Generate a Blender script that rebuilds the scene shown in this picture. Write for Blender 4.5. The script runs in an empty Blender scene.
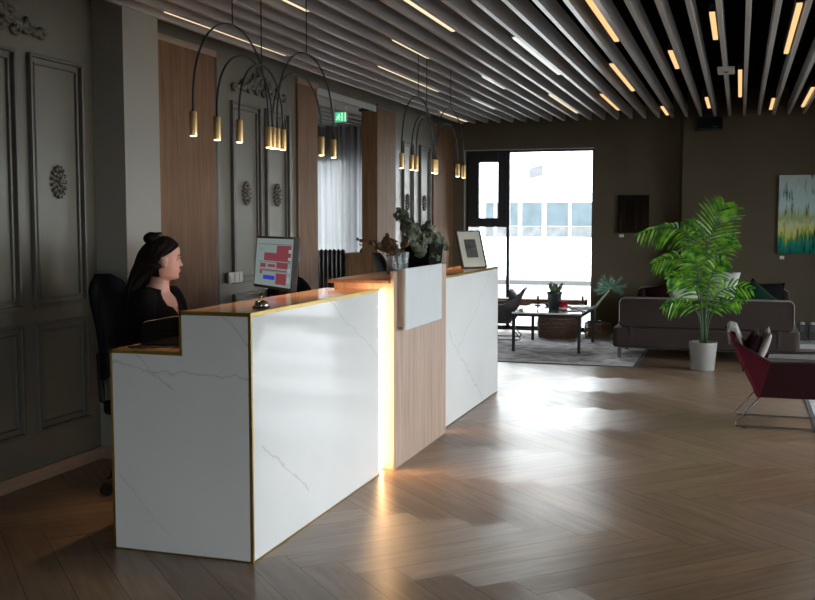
import bpy, bmesh, math, random
from mathutils import Vector, Matrix, noise
R = math.radians
rnd = random.Random(7)
scene = bpy.context.scene
COL = scene.collection

# ------------------------------------------------------------------ materials
def new_mat(name):
    m = bpy.data.materials.new(name); m.use_nodes = True
    nt = m.node_tree; b = nt.nodes['Principled BSDF']
    return m, nt, b
def setb(b, **k):
    for n, v in k.items():
        n = n.replace('_', ' ')
        if n in b.inputs:
            b.inputs[n].default_value = v
def rgba(c): return (c[0], c[1], c[2], 1.0)
def node(nt, t, **k):
    n = nt.nodes.new(t)
    for a, v in k.items(): setattr(n, a, v)
    return n
def ramp(nt, stops):
    r = node(nt, 'ShaderNodeValToRGB')
    e = r.color_ramp.elements
    while len(e) > len(stops): e.remove(e[-1])
    while len(e) < len(stops): e.new(0.5)
    for i, (p, c) in enumerate(stops):
        e[i].position = p; e[i].color = rgba(c)
    return r
def plain(name, col, rough=0.6, metal=0.0, var=0.12, scale=12, bump=0.0, spec=0.5, coords='Object', stretch=(1,1,1), emis=None, es=0, coat=0):
    m, nt, b = new_mat(name)
    setb(b, Roughness=rough, Metallic=metal, Specular_IOR_Level=spec, Coat_Weight=coat, Coat_Roughness=0.08)
    tc = node(nt, 'ShaderNodeTexCoord'); mp = node(nt, 'ShaderNodeMapping')
    mp.inputs['Scale'].default_value = stretch
    nz = node(nt, 'ShaderNodeTexNoise'); nz.inputs['Scale'].default_value = scale; nz.inputs['Detail'].default_value = 5
    nt.links.new(tc.outputs[coords], mp.inputs[0]); nt.links.new(mp.outputs[0], nz.inputs['Vector'])
    r = ramp(nt, [(0.3, [c*(1-var) for c in col]), (0.7, [min(1, c*(1+var)) for c in col])])
    nt.links.new(nz.outputs['Fac'], r.inputs[0]); nt.links.new(r.outputs[0], b.inputs['Base Color'])
    if bump:
        bp = node(nt, 'ShaderNodeBump'); bp.inputs['Strength'].default_value = bump; bp.inputs['Distance'].default_value = 0.01
        nt.links.new(nz.outputs['Fac'], bp.inputs['Height']); nt.links.new(bp.outputs[0], b.inputs['Normal'])
    if emis:
        b.inputs['Emission Color'].default_value = rgba(emis); b.inputs['Emission Strength'].default_value = es
    return m
def wood(name, dark, light, rough=0.45, axis=2, scale=9, coat=0.0, spec=0.5):
    m, nt, b = new_mat(name)
    setb(b, Roughness=rough, Coat_Weight=coat, Coat_Roughness=0.05, Specular_IOR_Level=spec)
    tc = node(nt, 'ShaderNodeTexCoord'); mp = node(nt, 'ShaderNodeMapping')
    s = [scale]*3; s[axis] = scale*0.06; mp.inputs['Scale'].default_value = s
    nz = node(nt, 'ShaderNodeTexNoise'); nz.inputs['Scale'].default_value = 3.0; nz.inputs['Detail'].default_value = 8; nz.inputs['Roughness'].default_value = 0.65
    nz.inputs['Distortion'].default_value = 0.6
    nt.links.new(tc.outputs['Object'], mp.inputs[0]); nt.links.new(mp.outputs[0], nz.inputs['Vector'])
    r = ramp(nt, [(0.32, dark), (0.5, [(a+c)/2 for a, c in zip(dark, light)]), (0.68, light)])
    nt.links.new(nz.outputs['Fac'], r.inputs[0]); nt.links.new(r.outputs[0], b.inputs['Base Color'])
    return m
def metal(name, col, rough=0.3): return plain(name, col, rough, 1.0, 0.06, 30)
def glow(name, col, s):
    m = bpy.data.materials.new(name); m.use_nodes = True; nt = m.node_tree; nt.nodes.clear()
    e = node(nt, 'ShaderNodeEmission'); e.inputs[0].default_value = rgba(col); e.inputs[1].default_value = s
    o = node(nt, 'ShaderNodeOutputMaterial'); nt.links.new(e.outputs[0], o.inputs[0]); return m
def pane_mat(name, tint=(0.96, 0.98, 0.98), frost=0.0):
    m = bpy.data.materials.new(name); m.use_nodes = True; nt = m.node_tree; nt.nodes.clear()
    t = node(nt, 'ShaderNodeBsdfTransparent'); t.inputs[0].default_value = rgba(tint)
    g = node(nt, 'ShaderNodeBsdfGlossy'); g.inputs['Roughness'].default_value = 0.02
    f = node(nt, 'ShaderNodeFresnel'); f.inputs[0].default_value = 1.35
    mx = node(nt, 'ShaderNodeMixShader'); o = node(nt, 'ShaderNodeOutputMaterial')
    nt.links.new(f.outputs[0], mx.inputs[0]); nt.links.new(t.outputs[0], mx.inputs[1]); nt.links.new(g.outputs[0], mx.inputs[2]); nt.links.new(mx.outputs[0], o.inputs[0])
    if frost:
        d = node(nt, 'ShaderNodeBsdfDiffuse'); d.inputs[0].default_value = (0.8, 0.84, 0.86, 1)
        m2 = node(nt, 'ShaderNodeMixShader'); m2.inputs[0].default_value = frost; f.inputs[0].default_value = 1.5
        nt.links.new(mx.outputs[0], m2.inputs[1]); nt.links.new(d.outputs[0], m2.inputs[2]); nt.links.new(m2.outputs[0], o.inputs[0])
    return m

def marble_mat():
    m, nt, b = new_mat('polished white marble')
    setb(b, Roughness=0.06, Specular_IOR_Level=0.5)
    tc = node(nt, 'ShaderNodeNewGeometry'); sx = node(nt, 'ShaderNodeSeparateXYZ'); nt.links.new(tc.outputs['Position'], sx.inputs[0])
    def mth(op, a, c=None, d=None):
        n = node(nt, 'ShaderNodeMath', operation=op)
        for i, v in enumerate((a, c, d)):
            if v is None: continue
            if isinstance(v, (int, float)): n.inputs[i].default_value = v
            else: nt.links.new(v, n.inputs[i])
        return n.outputs[0]
    nz = node(nt, 'ShaderNodeTexNoise'); nz.inputs['Scale'].default_value = 5.5; nz.inputs['Detail'].default_value = 6; nz.inputs['Roughness'].default_value = 0.6
    nt.links.new(tc.outputs['Position'], nz.inputs['Vector'])
    nb = node(nt, 'ShaderNodeTexNoise'); nb.inputs['Scale'].default_value = 1.6; nb.inputs['Detail'].default_value = 4
    nt.links.new(tc.outputs['Position'], nb.inputs['Vector'])
    wob = mth('MULTIPLY', mth('SUBTRACT', nz.outputs['Fac'], 0.5), 0.16)
    X, Y, Z = sx.outputs
    h = mth('ADD', X, mth('MULTIPLY', Y, 1.0))     # runs along both the end (x) and the front (y) face
    def vein(a, s, lo, hi, w):                    # z = a + s*h between two stations lo..hi of h
        d = mth('ABSOLUTE', mth('SUBTRACT', mth('SUBTRACT', Z, mth('ADD', mth('MULTIPLY', h, s), a)), wob))
        k = mth('SUBTRACT', 1.0, mth('MINIMUM', mth('DIVIDE', d, w), 1.0))
        g = mth('MULTIPLY', mth('GREATER_THAN', h, lo), mth('LESS_THAN', h, hi))
        return mth('MULTIPLY', k, g)
    # h on the end face = x + 4.0 (1.3 .. 2.0); on the front = y - 2.0 (2.0 .. 6.8)
    vs = [vein(0.98, -0.09, 1.28, 2.0, 0.007), vein(2.05, -0.80, 1.28, 1.62, 0.006), vein(3.05, -1.05, 1.62, 2.0, 0.007), vein(1.75, -1.05, 1.28, 1.6, 0.004),
          vein(1.80, -0.62, 2.1, 2.62, 0.010), vein(2.60, -0.52, 2.85, 3.7, 0.006), vein(1.7, -0.25, 2.0, 2.3, 0.005),
          vein(3.9, -0.62, 5.2, 6.8, 0.008), vein(-2.2, 0.5, 5.4, 6.8, 0.007)]
    tot = vs[0]
    for v in vs[1:]: tot = mth('MAXIMUM', tot, v)
    cl = mth('MULTIPLY', mth('POWER', nb.outputs['Fac'], 2.0), 0.35)
    r = ramp(nt, [(0.0, (0.86, 0.87, 0.87)), (1.0, (0.45, 0.45, 0.44))])
    t2 = mth('MINIMUM', mth('ADD', mth('MULTIPLY', tot, 0.45), cl), 1.0)
    nt.links.new(t2, r.inputs[0]); nt.links.new(r.outputs[0], b.inputs['Base Color'])
    return m

def floor_mat():
    m, nt, b = new_mat('herringbone oak planks')
    at = node(nt, 'ShaderNodeAttribute', attribute_name='plank')
    uv = node(nt, 'ShaderNodeUVMap', uv_map='UVMap')
    mp = node(nt, 'ShaderNodeMapping'); mp.inputs['Scale'].default_value = (1.6, 14, 1)
    nz = node(nt, 'ShaderNodeTexNoise'); nz.inputs['Scale'].default_value = 1.5; nz.inputs['Detail'].default_value = 7; nz.inputs['Distortion'].default_value = 0.8
    nt.links.new(uv.outputs[0], mp.inputs[0]); nt.links.new(mp.outputs[0], nz.inputs['Vector'])
    r = ramp(nt, [(0.3, (0.175, 0.108, 0.066)), (0.52, (0.245, 0.158, 0.100)), (0.75, (0.305, 0.205, 0.135))])
    nt.links.new(nz.outputs['Fac'], r.inputs[0])
    sp = node(nt, 'ShaderNodeSeparateColor'); nt.links.new(at.outputs['Color'], sp.inputs[0])
    mr = node(nt, 'ShaderNodeMapRange'); mr.inputs[3].default_value = 0.88; mr.inputs[4].default_value = 1.12
    nt.links.new(sp.outputs[0], mr.inputs[0])
    mx = node(nt, 'ShaderNodeVectorMath', operation='SCALE'); nt.links.new(r.outputs[0], mx.inputs[0]); nt.links.new(mr.outputs[0], mx.inputs['Scale'])
    nt.links.new(mx.outputs[0], b.inputs['Base Color'])
    # brushed grain: gloss follows the plank's own direction
    n2 = node(nt, 'ShaderNodeTexNoise'); n2.inputs['Scale'].default_value = 2.0; n2.inputs['Detail'].default_value = 3
    tc = node(nt, 'ShaderNodeTexCoord'); nt.links.new(tc.outputs['Object'], n2.inputs['Vector'])
    rr = node(nt, 'ShaderNodeMapRange'); rr.inputs[3].default_value = 0.29; rr.inputs[4].default_value = 0.38
    nt.links.new(n2.outputs['Fac'], rr.inputs[0]); nt.links.new(rr.outputs[0], b.inputs['Roughness'])
    setb(b, Specular_IOR_Level=0.75, Anisotropic=0.6)
    tg = node(nt, 'ShaderNodeTangent', direction_type='UV_MAP', uv_map='UVMap'); nt.links.new(tg.outputs[0], b.inputs['Tangent'])
    return m

def sheer_mat():
    m = bpy.data.materials.new('sheer curtain fabric'); m.use_nodes = True; nt = m.node_tree; nt.nodes.clear()
    d = node(nt, 'ShaderNodeBsdfDiffuse'); d.inputs[0].default_value = (0.55, 0.55, 0.56, 1)
    t = node(nt, 'ShaderNodeBsdfTranslucent'); t.inputs[0].default_value = (0.36, 0.37, 0.385, 1)
    p = node(nt, 'ShaderNodeBsdfTransparent')
    a = node(nt, 'ShaderNodeMixShader'); a.inputs[0].default_value = 0.55
    c = node(nt, 'ShaderNodeMixShader')
    wv = node(nt, 'ShaderNodeTexNoise'); wv.inputs['Scale'].default_value = 90
    mr = node(nt, 'ShaderNodeMapRange'); mr.inputs[3].default_value = 0.0; mr.inputs[4].default_value = 0.07
    nt.links.new(wv.outputs['Fac'], mr.inputs[0]); nt.links.new(mr.outputs[0], c.inputs[0])
    o = node(nt, 'ShaderNodeOutputMaterial')
    nt.links.new(d.outputs[0], a.inputs[1]); nt.links.new(t.outputs[0], a.inputs[2])
    nt.links.new(a.outputs[0], c.inputs[1]); nt.links.new(p.outputs[0], c.inputs[2]); nt.links.new(c.outputs[0], o.inputs[0])
    return m

def leaf_mat(name, dark, light, rough=0.4, trans=0.35):
    m, nt, b = new_mat(name)
    at = node(nt, 'ShaderNodeTexCoord'); nz = node(nt, 'ShaderNodeTexNoise'); nz.inputs['Scale'].default_value = 14
    nt.links.new(at.outputs['Object'], nz.inputs['Vector'])
    r = ramp(nt, [(0.35, dark), (0.65, light)]); nt.links.new(nz.outputs['Fac'], r.inputs[0]); nt.links.new(r.outputs[0], b.inputs['Base Color'])
    setb(b, Roughness=rough, Specular_IOR_Level=0.4)
    tr = node(nt, 'ShaderNodeBsdfTranslucent'); nt.links.new(r.outputs[0], tr.inputs[0])
    mx = node(nt, 'ShaderNodeMixShader'); mx.inputs[0].default_value = trans
    o = nt.nodes['Material Output']; nt.links.new(b.outputs[0], mx.inputs[1]); nt.links.new(tr.outputs[0], mx.inputs[2]); nt.links.new(mx.outputs[0], o.inputs[0])
    return m

def painting_mat(name, kind):
    m, nt, b = new_mat(name)
    setb(b, Roughness=0.75, Specular_IOR_Level=0.15)
    tc = node(nt, 'ShaderNodeTexCoord'); sx = node(nt, 'ShaderNodeSeparateXYZ'); nt.links.new(tc.outputs['Generated'], sx.inputs[0])
    mp = node(nt, 'ShaderNodeMapping'); nt.links.new(tc.outputs['Generated'], mp.inputs[0])
    nz = node(nt, 'ShaderNodeTexNoise'); nt.links.new(mp.outputs[0], nz.inputs['Vector']); nz.inputs['Detail'].default_value = 6
    if kind == 'birch':
        mp.inputs['Scale'].default_value = (9, 1, 1.6); nz.inputs['Scale'].default_value = 1.3; nz.inputs['Roughness'].default_value = 0.7
        r1 = ramp(nt, [(0.0, (0.005, 0.09, 0.07)), (0.13, (0.01, 0.16, 0.13)), (0.20, (0.08, 0.2, 0.06)), (0.28, (0.42, 0.42, 0.10)), (0.38, (0.40, 0.45, 0.28)), (0.46, (0.25, 0.30, 0.12)), (0.6, (0.33, 0.45, 0.45)), (1.0, (0.28, 0.36, 0.36))])
        ad = node(nt, 'ShaderNodeMath', operation='MULTIPLY_ADD'); nt.links.new(nz.outputs['Fac'], ad.inputs[0]); ad.inputs[1].default_value = 0.62
        sb = node(nt, 'ShaderNodeMath', operation='SUBTRACT'); nt.links.new(sx.outputs[2], sb.inputs[0]); sb.inputs[1].default_value = 0.31; nt.links.new(sb.outputs[0], ad.inputs[2])
        nt.links.new(ad.outputs[0], r1.inputs[0])
        r2 = ramp(nt, [(0.36, (0.04, 0.06, 0.05)), (0.46, (1, 1, 1)), (0.62, (1, 1, 1)), (0.74, (1.0, 0.9, 0.5))]); nt.links.new(nz.outputs['Fac'], r2.inputs[0])
        mx = node(nt, 'ShaderNodeMix', data_type='RGBA', blend_type='MULTIPLY'); mx.inputs[0].default_value = 1
        nt.links.new(r1.outputs[0], mx.inputs[6]); nt.links.new(r2.outputs[0], mx.inputs[7])
        vs = node(nt, 'ShaderNodeVectorMath', operation='SCALE'); vs.inputs['Scale'].default_value = 1.7; nt.links.new(mx.outputs[2], vs.inputs[0]); nt.links.new(vs.outputs[0], b.inputs['Base Color'])
    else:
        mp.inputs['Scale'].default_value = (12, 1, 0.8); nz.inputs['Scale'].default_value = 1.2
        r1 = ramp(nt, [(0.45, (0.012, 0.007, 0.004)), (0.62, (0.035, 0.018, 0.007)), (0.75, (0.12, 0.06, 0.015))]); nt.links.new(nz.outputs['Fac'], r1.inputs[0])
        r2 = ramp(nt, [(0.1, (1, 1, 1)), (0.6, (0.3, 0.3, 0.3))]); nt.links.new(sx.outputs[2], r2.inputs[0])
        mx = node(nt, 'ShaderNodeMix', data_type='RGBA', blend_type='MULTIPLY'); mx.inputs[0].default_value = 1
        nt.links.new(r1.outputs[0], mx.inputs[6]); nt.links.new(r2.outputs[0], mx.inputs[7]); nt.links.new(mx.outputs[2], b.inputs['Base Color'])
    return m

M = dict(
    floor=floor_mat(), marble=marble_mat(), sheer=sheer_mat(), glass=pane_mat('window glass'),
    groove=plain('dark floor joint', (0.03, 0.022, 0.016), 0.8),
    wall=plain('grey beige panelled wall paint', (0.170, 0.162, 0.128), 0.36, var=0.03, scale=3),
    pier=plain('grey pier paint', (0.31, 0.31, 0.275), 0.6, var=0.03, scale=3),
    brown=plain('taupe brown wall paint', (0.125, 0.102, 0.070), 0.8, var=0.05, scale=2.5, spec=0.15),
    moulding=plain('moulding paint', (0.13, 0.12, 0.098), 0.4, var=0.06),
    relief=plain('aged plaster relief', (0.12, 0.108, 0.082), 0.45, var=0.3, scale=60),
    black_ceiling=plain('black ceiling', (0.005, 0.005, 0.005), 0.95, spec=0.08),
    soffit=plain('pale soffit paint', (0.5, 0.5, 0.5), 0.7, var=0.03),
    slat=plain('grey powder coated slat', (0.53, 0.53, 0.53), 0.28, var=0.03, spec=0.85),
    walnut=wood('warm oak veneer panel', (0.135, 0.070, 0.034), (0.245, 0.140, 0.074), 0.6, spec=0.2),
    oak=wood('pale oak veneer', (0.34, 0.235, 0.175), (0.50, 0.375, 0.30), 0.5),
    top=wood('lacquered oak top', (0.66, 0.31, 0.13), (0.82, 0.44, 0.22), 0.14, axis=1, coat=0.3),
    brass=metal('brushed brass', (0.95, 0.66, 0.30), 0.42),
    gold=metal('gold edge trim', (0.62, 0.44, 0.13), 0.3),
    chrome=metal('chrome', (0.7, 0.7, 0.7), 0.15),
    steel=metal('dark steel rod', (0.13, 0.12, 0.115), 0.35),
    black=plain('satin black', (0.012, 0.012, 0.013), 0.45),
    pitch=plain('matt black planter', (0.006, 0.006, 0.006), 0.95, spec=0.08), shelf=wood('oiled oak shelf', (0.26, 0.14, 0.08), (0.40, 0.24, 0.15), 0.35, axis=1),
    blackmatt=plain('black fabric', (0.009, 0.010, 0.012), 0.95, scale=60, bump=0.2, spec=0.12),
    baseboard=wood('pale wood baseboard', (0.30, 0.21, 0.15), (0.42, 0.31, 0.24), axis=1),
    frame=plain('charcoal window frame', (0.018, 0.021, 0.024), 0.4),
    reveal=plain('pale window reveal', (0.45, 0.43, 0.40), 0.6),
    led=glow('warm LED strip', (1.0, 0.64, 0.32), 18.0),
    lamp=glow('warm lamp lens', (1.0, 0.72, 0.42), 9.0),
    linear=glow('warm linear diffuser', (1.0, 0.60, 0.27), 1.0),
    linear_pale=glow('pale linear diffuser', (0.98, 0.80, 0.52), 1.0),
    white=plain('white satin', (0.70, 0.74, 0.76), 0.22, var=0.02),
    plastic=plain('white plastic', (0.62, 0.62, 0.60), 0.4, var=0.02),
    skin=plain('skin', (0.62, 0.36, 0.29), 0.5, var=0.05, scale=20),
    hair=plain('dark brown hair', (0.010, 0.006, 0.005), 0.7, var=0.4, scale=40, stretch=(4, 4, 0.5), bump=0.4, spec=0.18),
    top_cloth=plain('black knit top', (0.007, 0.006, 0.007), 0.95, scale=80, bump=0.2, spec=0.12),
    rug=plain('worn grey patterned rug', (0.45, 0.43, 0.44), 0.95, var=0.55, scale=6, bump=0.5),
    rug_edge=plain('rug border', (0.07, 0.065, 0.07), 0.95, var=0.2, scale=30),
    sofa=plain('taupe sofa fabric', (0.040, 0.029, 0.026), 0.95, var=0.12, scale=60, bump=0.3, spec=0.2),
    highlight_piping=plain('grey sofa piping', (0.24, 0.20, 0.19), 0.7, var=0.05),  # edge highlight of the sofa back, put into a lighter piping colour
    strap=plain('dark strap', (0.02, 0.015, 0.013), 0.7),
    table=plain('white table laminate', (0.86, 0.87, 0.88), 0.12, var=0.02, coat=1.0),
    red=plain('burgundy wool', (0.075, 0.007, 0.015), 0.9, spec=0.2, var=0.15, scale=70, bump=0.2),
    shaded_red=plain('shaded burgundy wool side', (0.02, 0.004, 0.006), 0.95, spec=0.15, var=0.15, scale=70, bump=0.2),  # the burgundy darkened, so the side panel's shade sits in its colour
    greyfab=plain('light grey wool', (0.24, 0.23, 0.215), 0.9, var=0.1, scale=70, bump=0.2, spec=0.2),
    charcoal=plain('charcoal wool', (0.10, 0.09, 0.09), 0.9, var=0.15, scale=70, bump=0.2, spec=0.2),
    darkbrown=plain('brown grey seat wool', (0.07, 0.06, 0.055), 0.9, var=0.1, scale=70, bump=0.2, spec=0.2),
    green=plain('dark green velvet', (0.005, 0.022, 0.013), 0.95, var=0.3, scale=30, spec=0.08),
    whitefab=plain('white crumpled cotton', (0.5, 0.52, 0.5), 0.9, var=0.08, scale=9, bump=0.5, spec=0.2),
    maroon=plain('maroon cotton', (0.02, 0.005, 0.006), 0.95, spec=0.1),
    pot=plain('white glazed pot', (0.22, 0.21, 0.195), 0.45, var=0.06),
    potdark=plain('charcoal ceramic pot', (0.035, 0.045, 0.05), 0.35, var=0.1),
    soil=plain('dark soil', (0.02, 0.014, 0.01), 0.95, var=0.5, scale=60, bump=0.6),
    palm=leaf_mat('palm leaflets', (0.015, 0.12, 0.018), (0.20, 0.46, 0.03), 0.25, 0.36),
    palm_stem=plain('palm cane', (0.03, 0.07, 0.02), 0.5, var=0.3, scale=20),
    euc=leaf_mat('dusty green leaves', (0.055, 0.068, 0.045), (0.16, 0.18, 0.12), 0.6, 0.2),
    dry=leaf_mat('dried reddish leaves', (0.045, 0.022, 0.010), (0.13, 0.075, 0.03), 0.6, 0.2),
    blueleaf=leaf_mat('blue green leaves', (0.08, 0.22, 0.16), (0.24, 0.45, 0.35), 0.5, 0.3),
    sage=leaf_mat('sage green succulent', (0.08, 0.13, 0.05), (0.25, 0.33, 0.16), 0.6, 0.15),
    twig=plain('brown twig', (0.05, 0.03, 0.015), 0.7),
    whitestem=plain('pale stem', (0.35, 0.45, 0.30), 0.6),
    wicker=plain('brown wicker', (0.15, 0.075, 0.038), 0.6, var=0.4, scale=40, bump=0.4),
    palewick=plain('natural wicker', (0.36, 0.25, 0.13), 0.6, var=0.35, scale=40, bump=0.4),
    redglass=plain('red glass', (0.45, 0.012, 0.03), 0.12, var=0.3, scale=40),
    paper=plain('white paper', (0.75, 0.75, 0.74), 0.6, var=0.03),
    cream=plain('cream mat board', (0.78, 0.68, 0.56), 0.7, var=0.03),
    printm=plain('dark brown print', (0.06, 0.045, 0.035), 0.6, var=0.5, scale=30),
    art1=painting_mat('birch forest painting', 'birch'), art2=painting_mat('dark brown painting', 'dark'),
    building=plain('white rendered facade', (0.86, 0.86, 0.85), 0.8, var=0.01),
    bglass=plain('pale blue reflecting window', (0.040, 0.060, 0.072), 0.5, var=0.3, scale=3),
    bglass2=plain('lower frosted pane', (0.075, 0.08, 0.083), 0.5, var=0.35, scale=6),
    bsign=plain('light grey facade sign', (0.075, 0.075, 0.085), 0.6),
    street=plain('pale pavement', (0.13, 0.13, 0.13), 0.9, var=0.06, scale=1),
    kerb=plain('grey kerb', (0.055, 0.055, 0.055), 0.9),
    green_sign=glow('green sign light', (0.02, 0.55, 0.20), 1.1), white_sign=glow('white sign light', (0.8, 1.0, 0.88), 1.0),
    linear_white=glow('whitish linear diffuser', (0.82, 0.86, 0.80), 1.0),
    scr=glow('screen light grey', (0.17, 0.21, 0.20), 0.9), scr_red=glow('screen red', (0.17, 0.04, 0.05), 0.9), scr_blue=glow('screen blue', (0.03, 0.04, 0.34), 0.9),
    scr_dark=glow('screen dark line', (0.06, 0.05, 0.06), 1.0), scr_white=glow('screen white', (0.24, 0.28, 0.27), 0.9),
)
M['vase2'] = pane_mat('clear vase glass', (0.93, 0.95, 0.96), frost=0.13)
def vase_mat():
    m, nt, b = new_mat('clear ribbed glass'); setb(b, Roughness=0.05, Transmission_Weight=1.0, IOR=1.3); b.inputs['Base Color'].default_value = (0.92, 0.95, 0.96, 1); return m
M['vase'] = vase_mat()

# ------------------------------------------------------------------ mesh helpers
def obj(name, bm, mat, parent=None, smooth=False, bevel=0.0, seg=2, mods=None):
    me = bpy.data.meshes.new(name)
    bmesh.ops.recalc_face_normals(bm, faces=bm.faces)
    bm.to_mesh(me); bm.free()
    mats = mat if isinstance(mat, (list, tuple)) else [mat]
    for m in mats: me.materials.append(m)
    if smooth:
        for p in me.polygons: p.use_smooth = True
    o = bpy.data.objects.new(name, me); COL.objects.link(o)
    if parent is not None:
        o.parent = parent
        o.matrix_parent_inverse = Matrix.Translation(parent.location).inverted() if False else Matrix.Identity(4)
        # meshes are written in world coordinates: bring them into the parent's frame
        par = parent; T = Matrix.Identity(4)
        while par is not None:
            T = par.matrix_basis @ T; par = par.parent
        me.transform(T.inverted())
    if bevel > 0:
        b = o.modifiers.new('bevel', 'BEVEL'); b.width = bevel; b.segments = seg; b.limit_method = 'ANGLE'; b.angle_limit = R(35)
    return o
def thing(name, label, cat, loc=(0, 0, 0), rot=0, group=None):
    o = bpy.data.objects.new(name, None); COL.objects.link(o)
    o.location = loc; o.rotation_euler = (0, 0, rot); o.empty_display_size = 0.1
    bpy.context.view_layer.update()
    o['label'] = label; o['category'] = cat
    if group: o['group'] = group
    return o
def tag(o, label, cat, group=None, kind=None):
    o['label'] = label; o['category'] = cat
    if group: o['group'] = group
    if kind: o['kind'] = kind
    return o
def struct(name, bm, mat, parent=None, **k):
    o = obj(name, bm, mat, parent, **k)
    if parent is None: o['kind'] = 'structure'
    return o
def B(): return bmesh.new()
def box(bm, x0, x1, y0, y1, z0, z1, mi=0):
    v = [bm.verts.new((x, y, z)) for z in (z0, z1) for y in (y0, y1) for x in (x0, x1)]
    for f in ((0,1,3,2),(4,6,7,5),(0,4,5,1),(2,3,7,6),(0,2,6,4),(1,5,7,3)):
        bm.faces.new([v[i] for i in f]).material_index = mi
    return bm
def bxo(x0, x1, y0, y1, z0, z1): return box(B(), x0, x1, y0, y1, z0, z1)
def tube(bm, pts, r, n=8, cap=True):
    pts = [Vector(p) for p in pts]; rs = r if isinstance(r, (list, tuple)) else [r]*len(pts)
    rings = []; prev = None
    for i, p in enumerate(pts):
        t = (pts[min(i+1, len(pts)-1)] - pts[max(i-1, 0)]).normalized()
        if prev is None:
            a = t.orthogonal().normalized()
        else:
            a = (prev - t*prev.dot(t)); a = a.normalized() if a.length > 1e-6 else t.orthogonal().normalized()
        prev = a; b = t.cross(a)
        rings.append([bm.verts.new(p + (a*math.cos(2*math.pi*k/n) + b*math.sin(2*math.pi*k/n))*rs[i]) for k in range(n)])
    for i in range(len(rings)-1):
        for k in range(n):
            bm.faces.new((rings[i][k], rings[i][(k+1) % n], rings[i+1][(k+1) % n], rings[i+1][k]))
    if cap:
        bm.faces.new(rings[0]); bm.faces.new(rings[-1][::-1])
    return bm
def lathe(bm, prof, c=(0, 0, 0), n=28, closed=False):
    rings = []
    for r, z in prof:
        rings.append([bm.verts.new((c[0]+r*math.cos(2*math.pi*k/n), c[1]+r*math.sin(2*math.pi*k/n), c[2]+z)) for k in range(n)] if r > 1e-5 else [bm.verts.new((c[0], c[1], c[2]+z))])
    for a, b in zip(rings, rings[1:]):
        for k in range(n):
            if len(a) == 1 and len(b) == 1: continue
            if len(a) == 1: bm.faces.new((a[0], b[k], b[(k+1) % n]))
            elif len(b) == 1: bm.faces.new((a[k], a[(k+1) % n], b[0]))
            else: bm.faces.new((a[k], a[(k+1) % n], b[(k+1) % n], b[k]))
    return bm
def prism(bm, poly, axis, a, b):
    """poly: 2D points; axis: the extruded axis 0/1/2."""
    def P(u, v, w):
        return {0: (w, u, v), 1: (u, w, v), 2: (u, v, w)}[axis]
    A = [bm.verts.new(P(u, v, a)) for u, v in poly]; C = [bm.verts.new(P(u, v, b)) for u, v in poly]
    bm.faces.new(A); bm.faces.new(C[::-1]); n = len(poly)
    for i in range(n): bm.faces.new((A[i], C[i], C[(i+1) % n], A[(i+1) % n]))
    return bm
def rrect(x0, x1, z0, z1, r, n=5, corners=(1, 1, 1, 1)):
    pts = []
    for (cx, cz, a0, on, px, pz) in ((x1-r, z1-r, 0, corners[0], x1, z1), (x0+r, z1-r, 90, corners[1], x0, z1), (x0+r, z0+r, 180, corners[2], x0, z0), (x1-r, z0+r, 270, corners[3], x1, z0)):
        if not on: pts.append((px, pz)); continue
        for k in range(n+1):
            a = R(a0 + 90*k/n); pts.append((cx+r*math.cos(a), cz+r*math.sin(a)))
    return pts
def pillow(bm, c, w, h, t, yaw=0, pitch=0, roll=0, n=10):
    """a soft square cushion; w along local x, h along local z, thickness t along local y"""
    T = Matrix.Translation(c) @ Matrix.Rotation(yaw, 4, 'Z') @ Matrix.Rotation(pitch, 4, 'X') @ Matrix.Rotation(roll, 4, 'Y')
    grid = {}
    for s in (1, -1):
        for i in range(n+1):
            for j in range(n+1):
                u = 2*i/n-1; v = 2*j/n-1
                edge = i in (0, n) or j in (0, n)
                if edge and s == -1: grid[(s, i, j)] = grid[(1, i, j)]; continue
                th = t*0.5*((1-u*u)*(1-v*v))**0.45
                pin = 1 - 0.07*(1-abs(u)**2)*(abs(v)**4) ; pin2 = 1 - 0.07*(1-abs(v)**2)*(abs(u)**4)
                grid[(s, i, j)] = bm.verts.new(T @ Vector((u*w/2*pin2, s*th, v*h/2*pin)))
    for s in (1, -1):
        for i in range(n):
            for j in range(n):
                bm.faces.new([grid[(s, *q)] for q in ((i, j), (i+1, j), (i+1, j+1), (i, j+1))])
    return bm

# ------------------------------------------------------------------ the room
XW = -3.825
# floor: base slab plus herringbone planks in one mesh
bm = B()
uvl = bm.loops.layers.uv.new('UVMap'); cl = bm.loops.layers.color.new('plank')
x0, x1, y0, y1 = -8.3, 4.3, -3.1, 14.0
v = [bm.verts.new(p) for p in ((x0, y0, -0.004), (x1, y0, -0.004), (x1, y1, -0.004), (x0, y1, -0.004))]
f = bm.faces.new(v); f.material_index = 1
L, w, gap = 1.174, 0.183, 0.0011
p_ = w*math.sqrt(2); H_ = L/math.sqrt(2)
def clip(poly, ax, val, keep_less):
    out = []
    for i in range(len(poly)):
        a, b = poly[i], poly[(i+1) % len(poly)]
        ia = (a[0][ax] <= val) == keep_less or a[0][ax] == val; ib = (b[0][ax] <= val) == keep_less or b[0][ax] == val
        if ia: out.append(a)
        if ia != ib:
            t = (val-a[0][ax])/(b[0][ax]-a[0][ax])
            out.append((tuple(a[0][k]+(b[0][k]-a[0][k])*t for k in (0, 1)), tuple(a[1][k]+(b[1][k]-a[1][k])*t for k in (0, 1))))
    return out
xb, yb = -1.001, 4.003
band = -10; 
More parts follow.
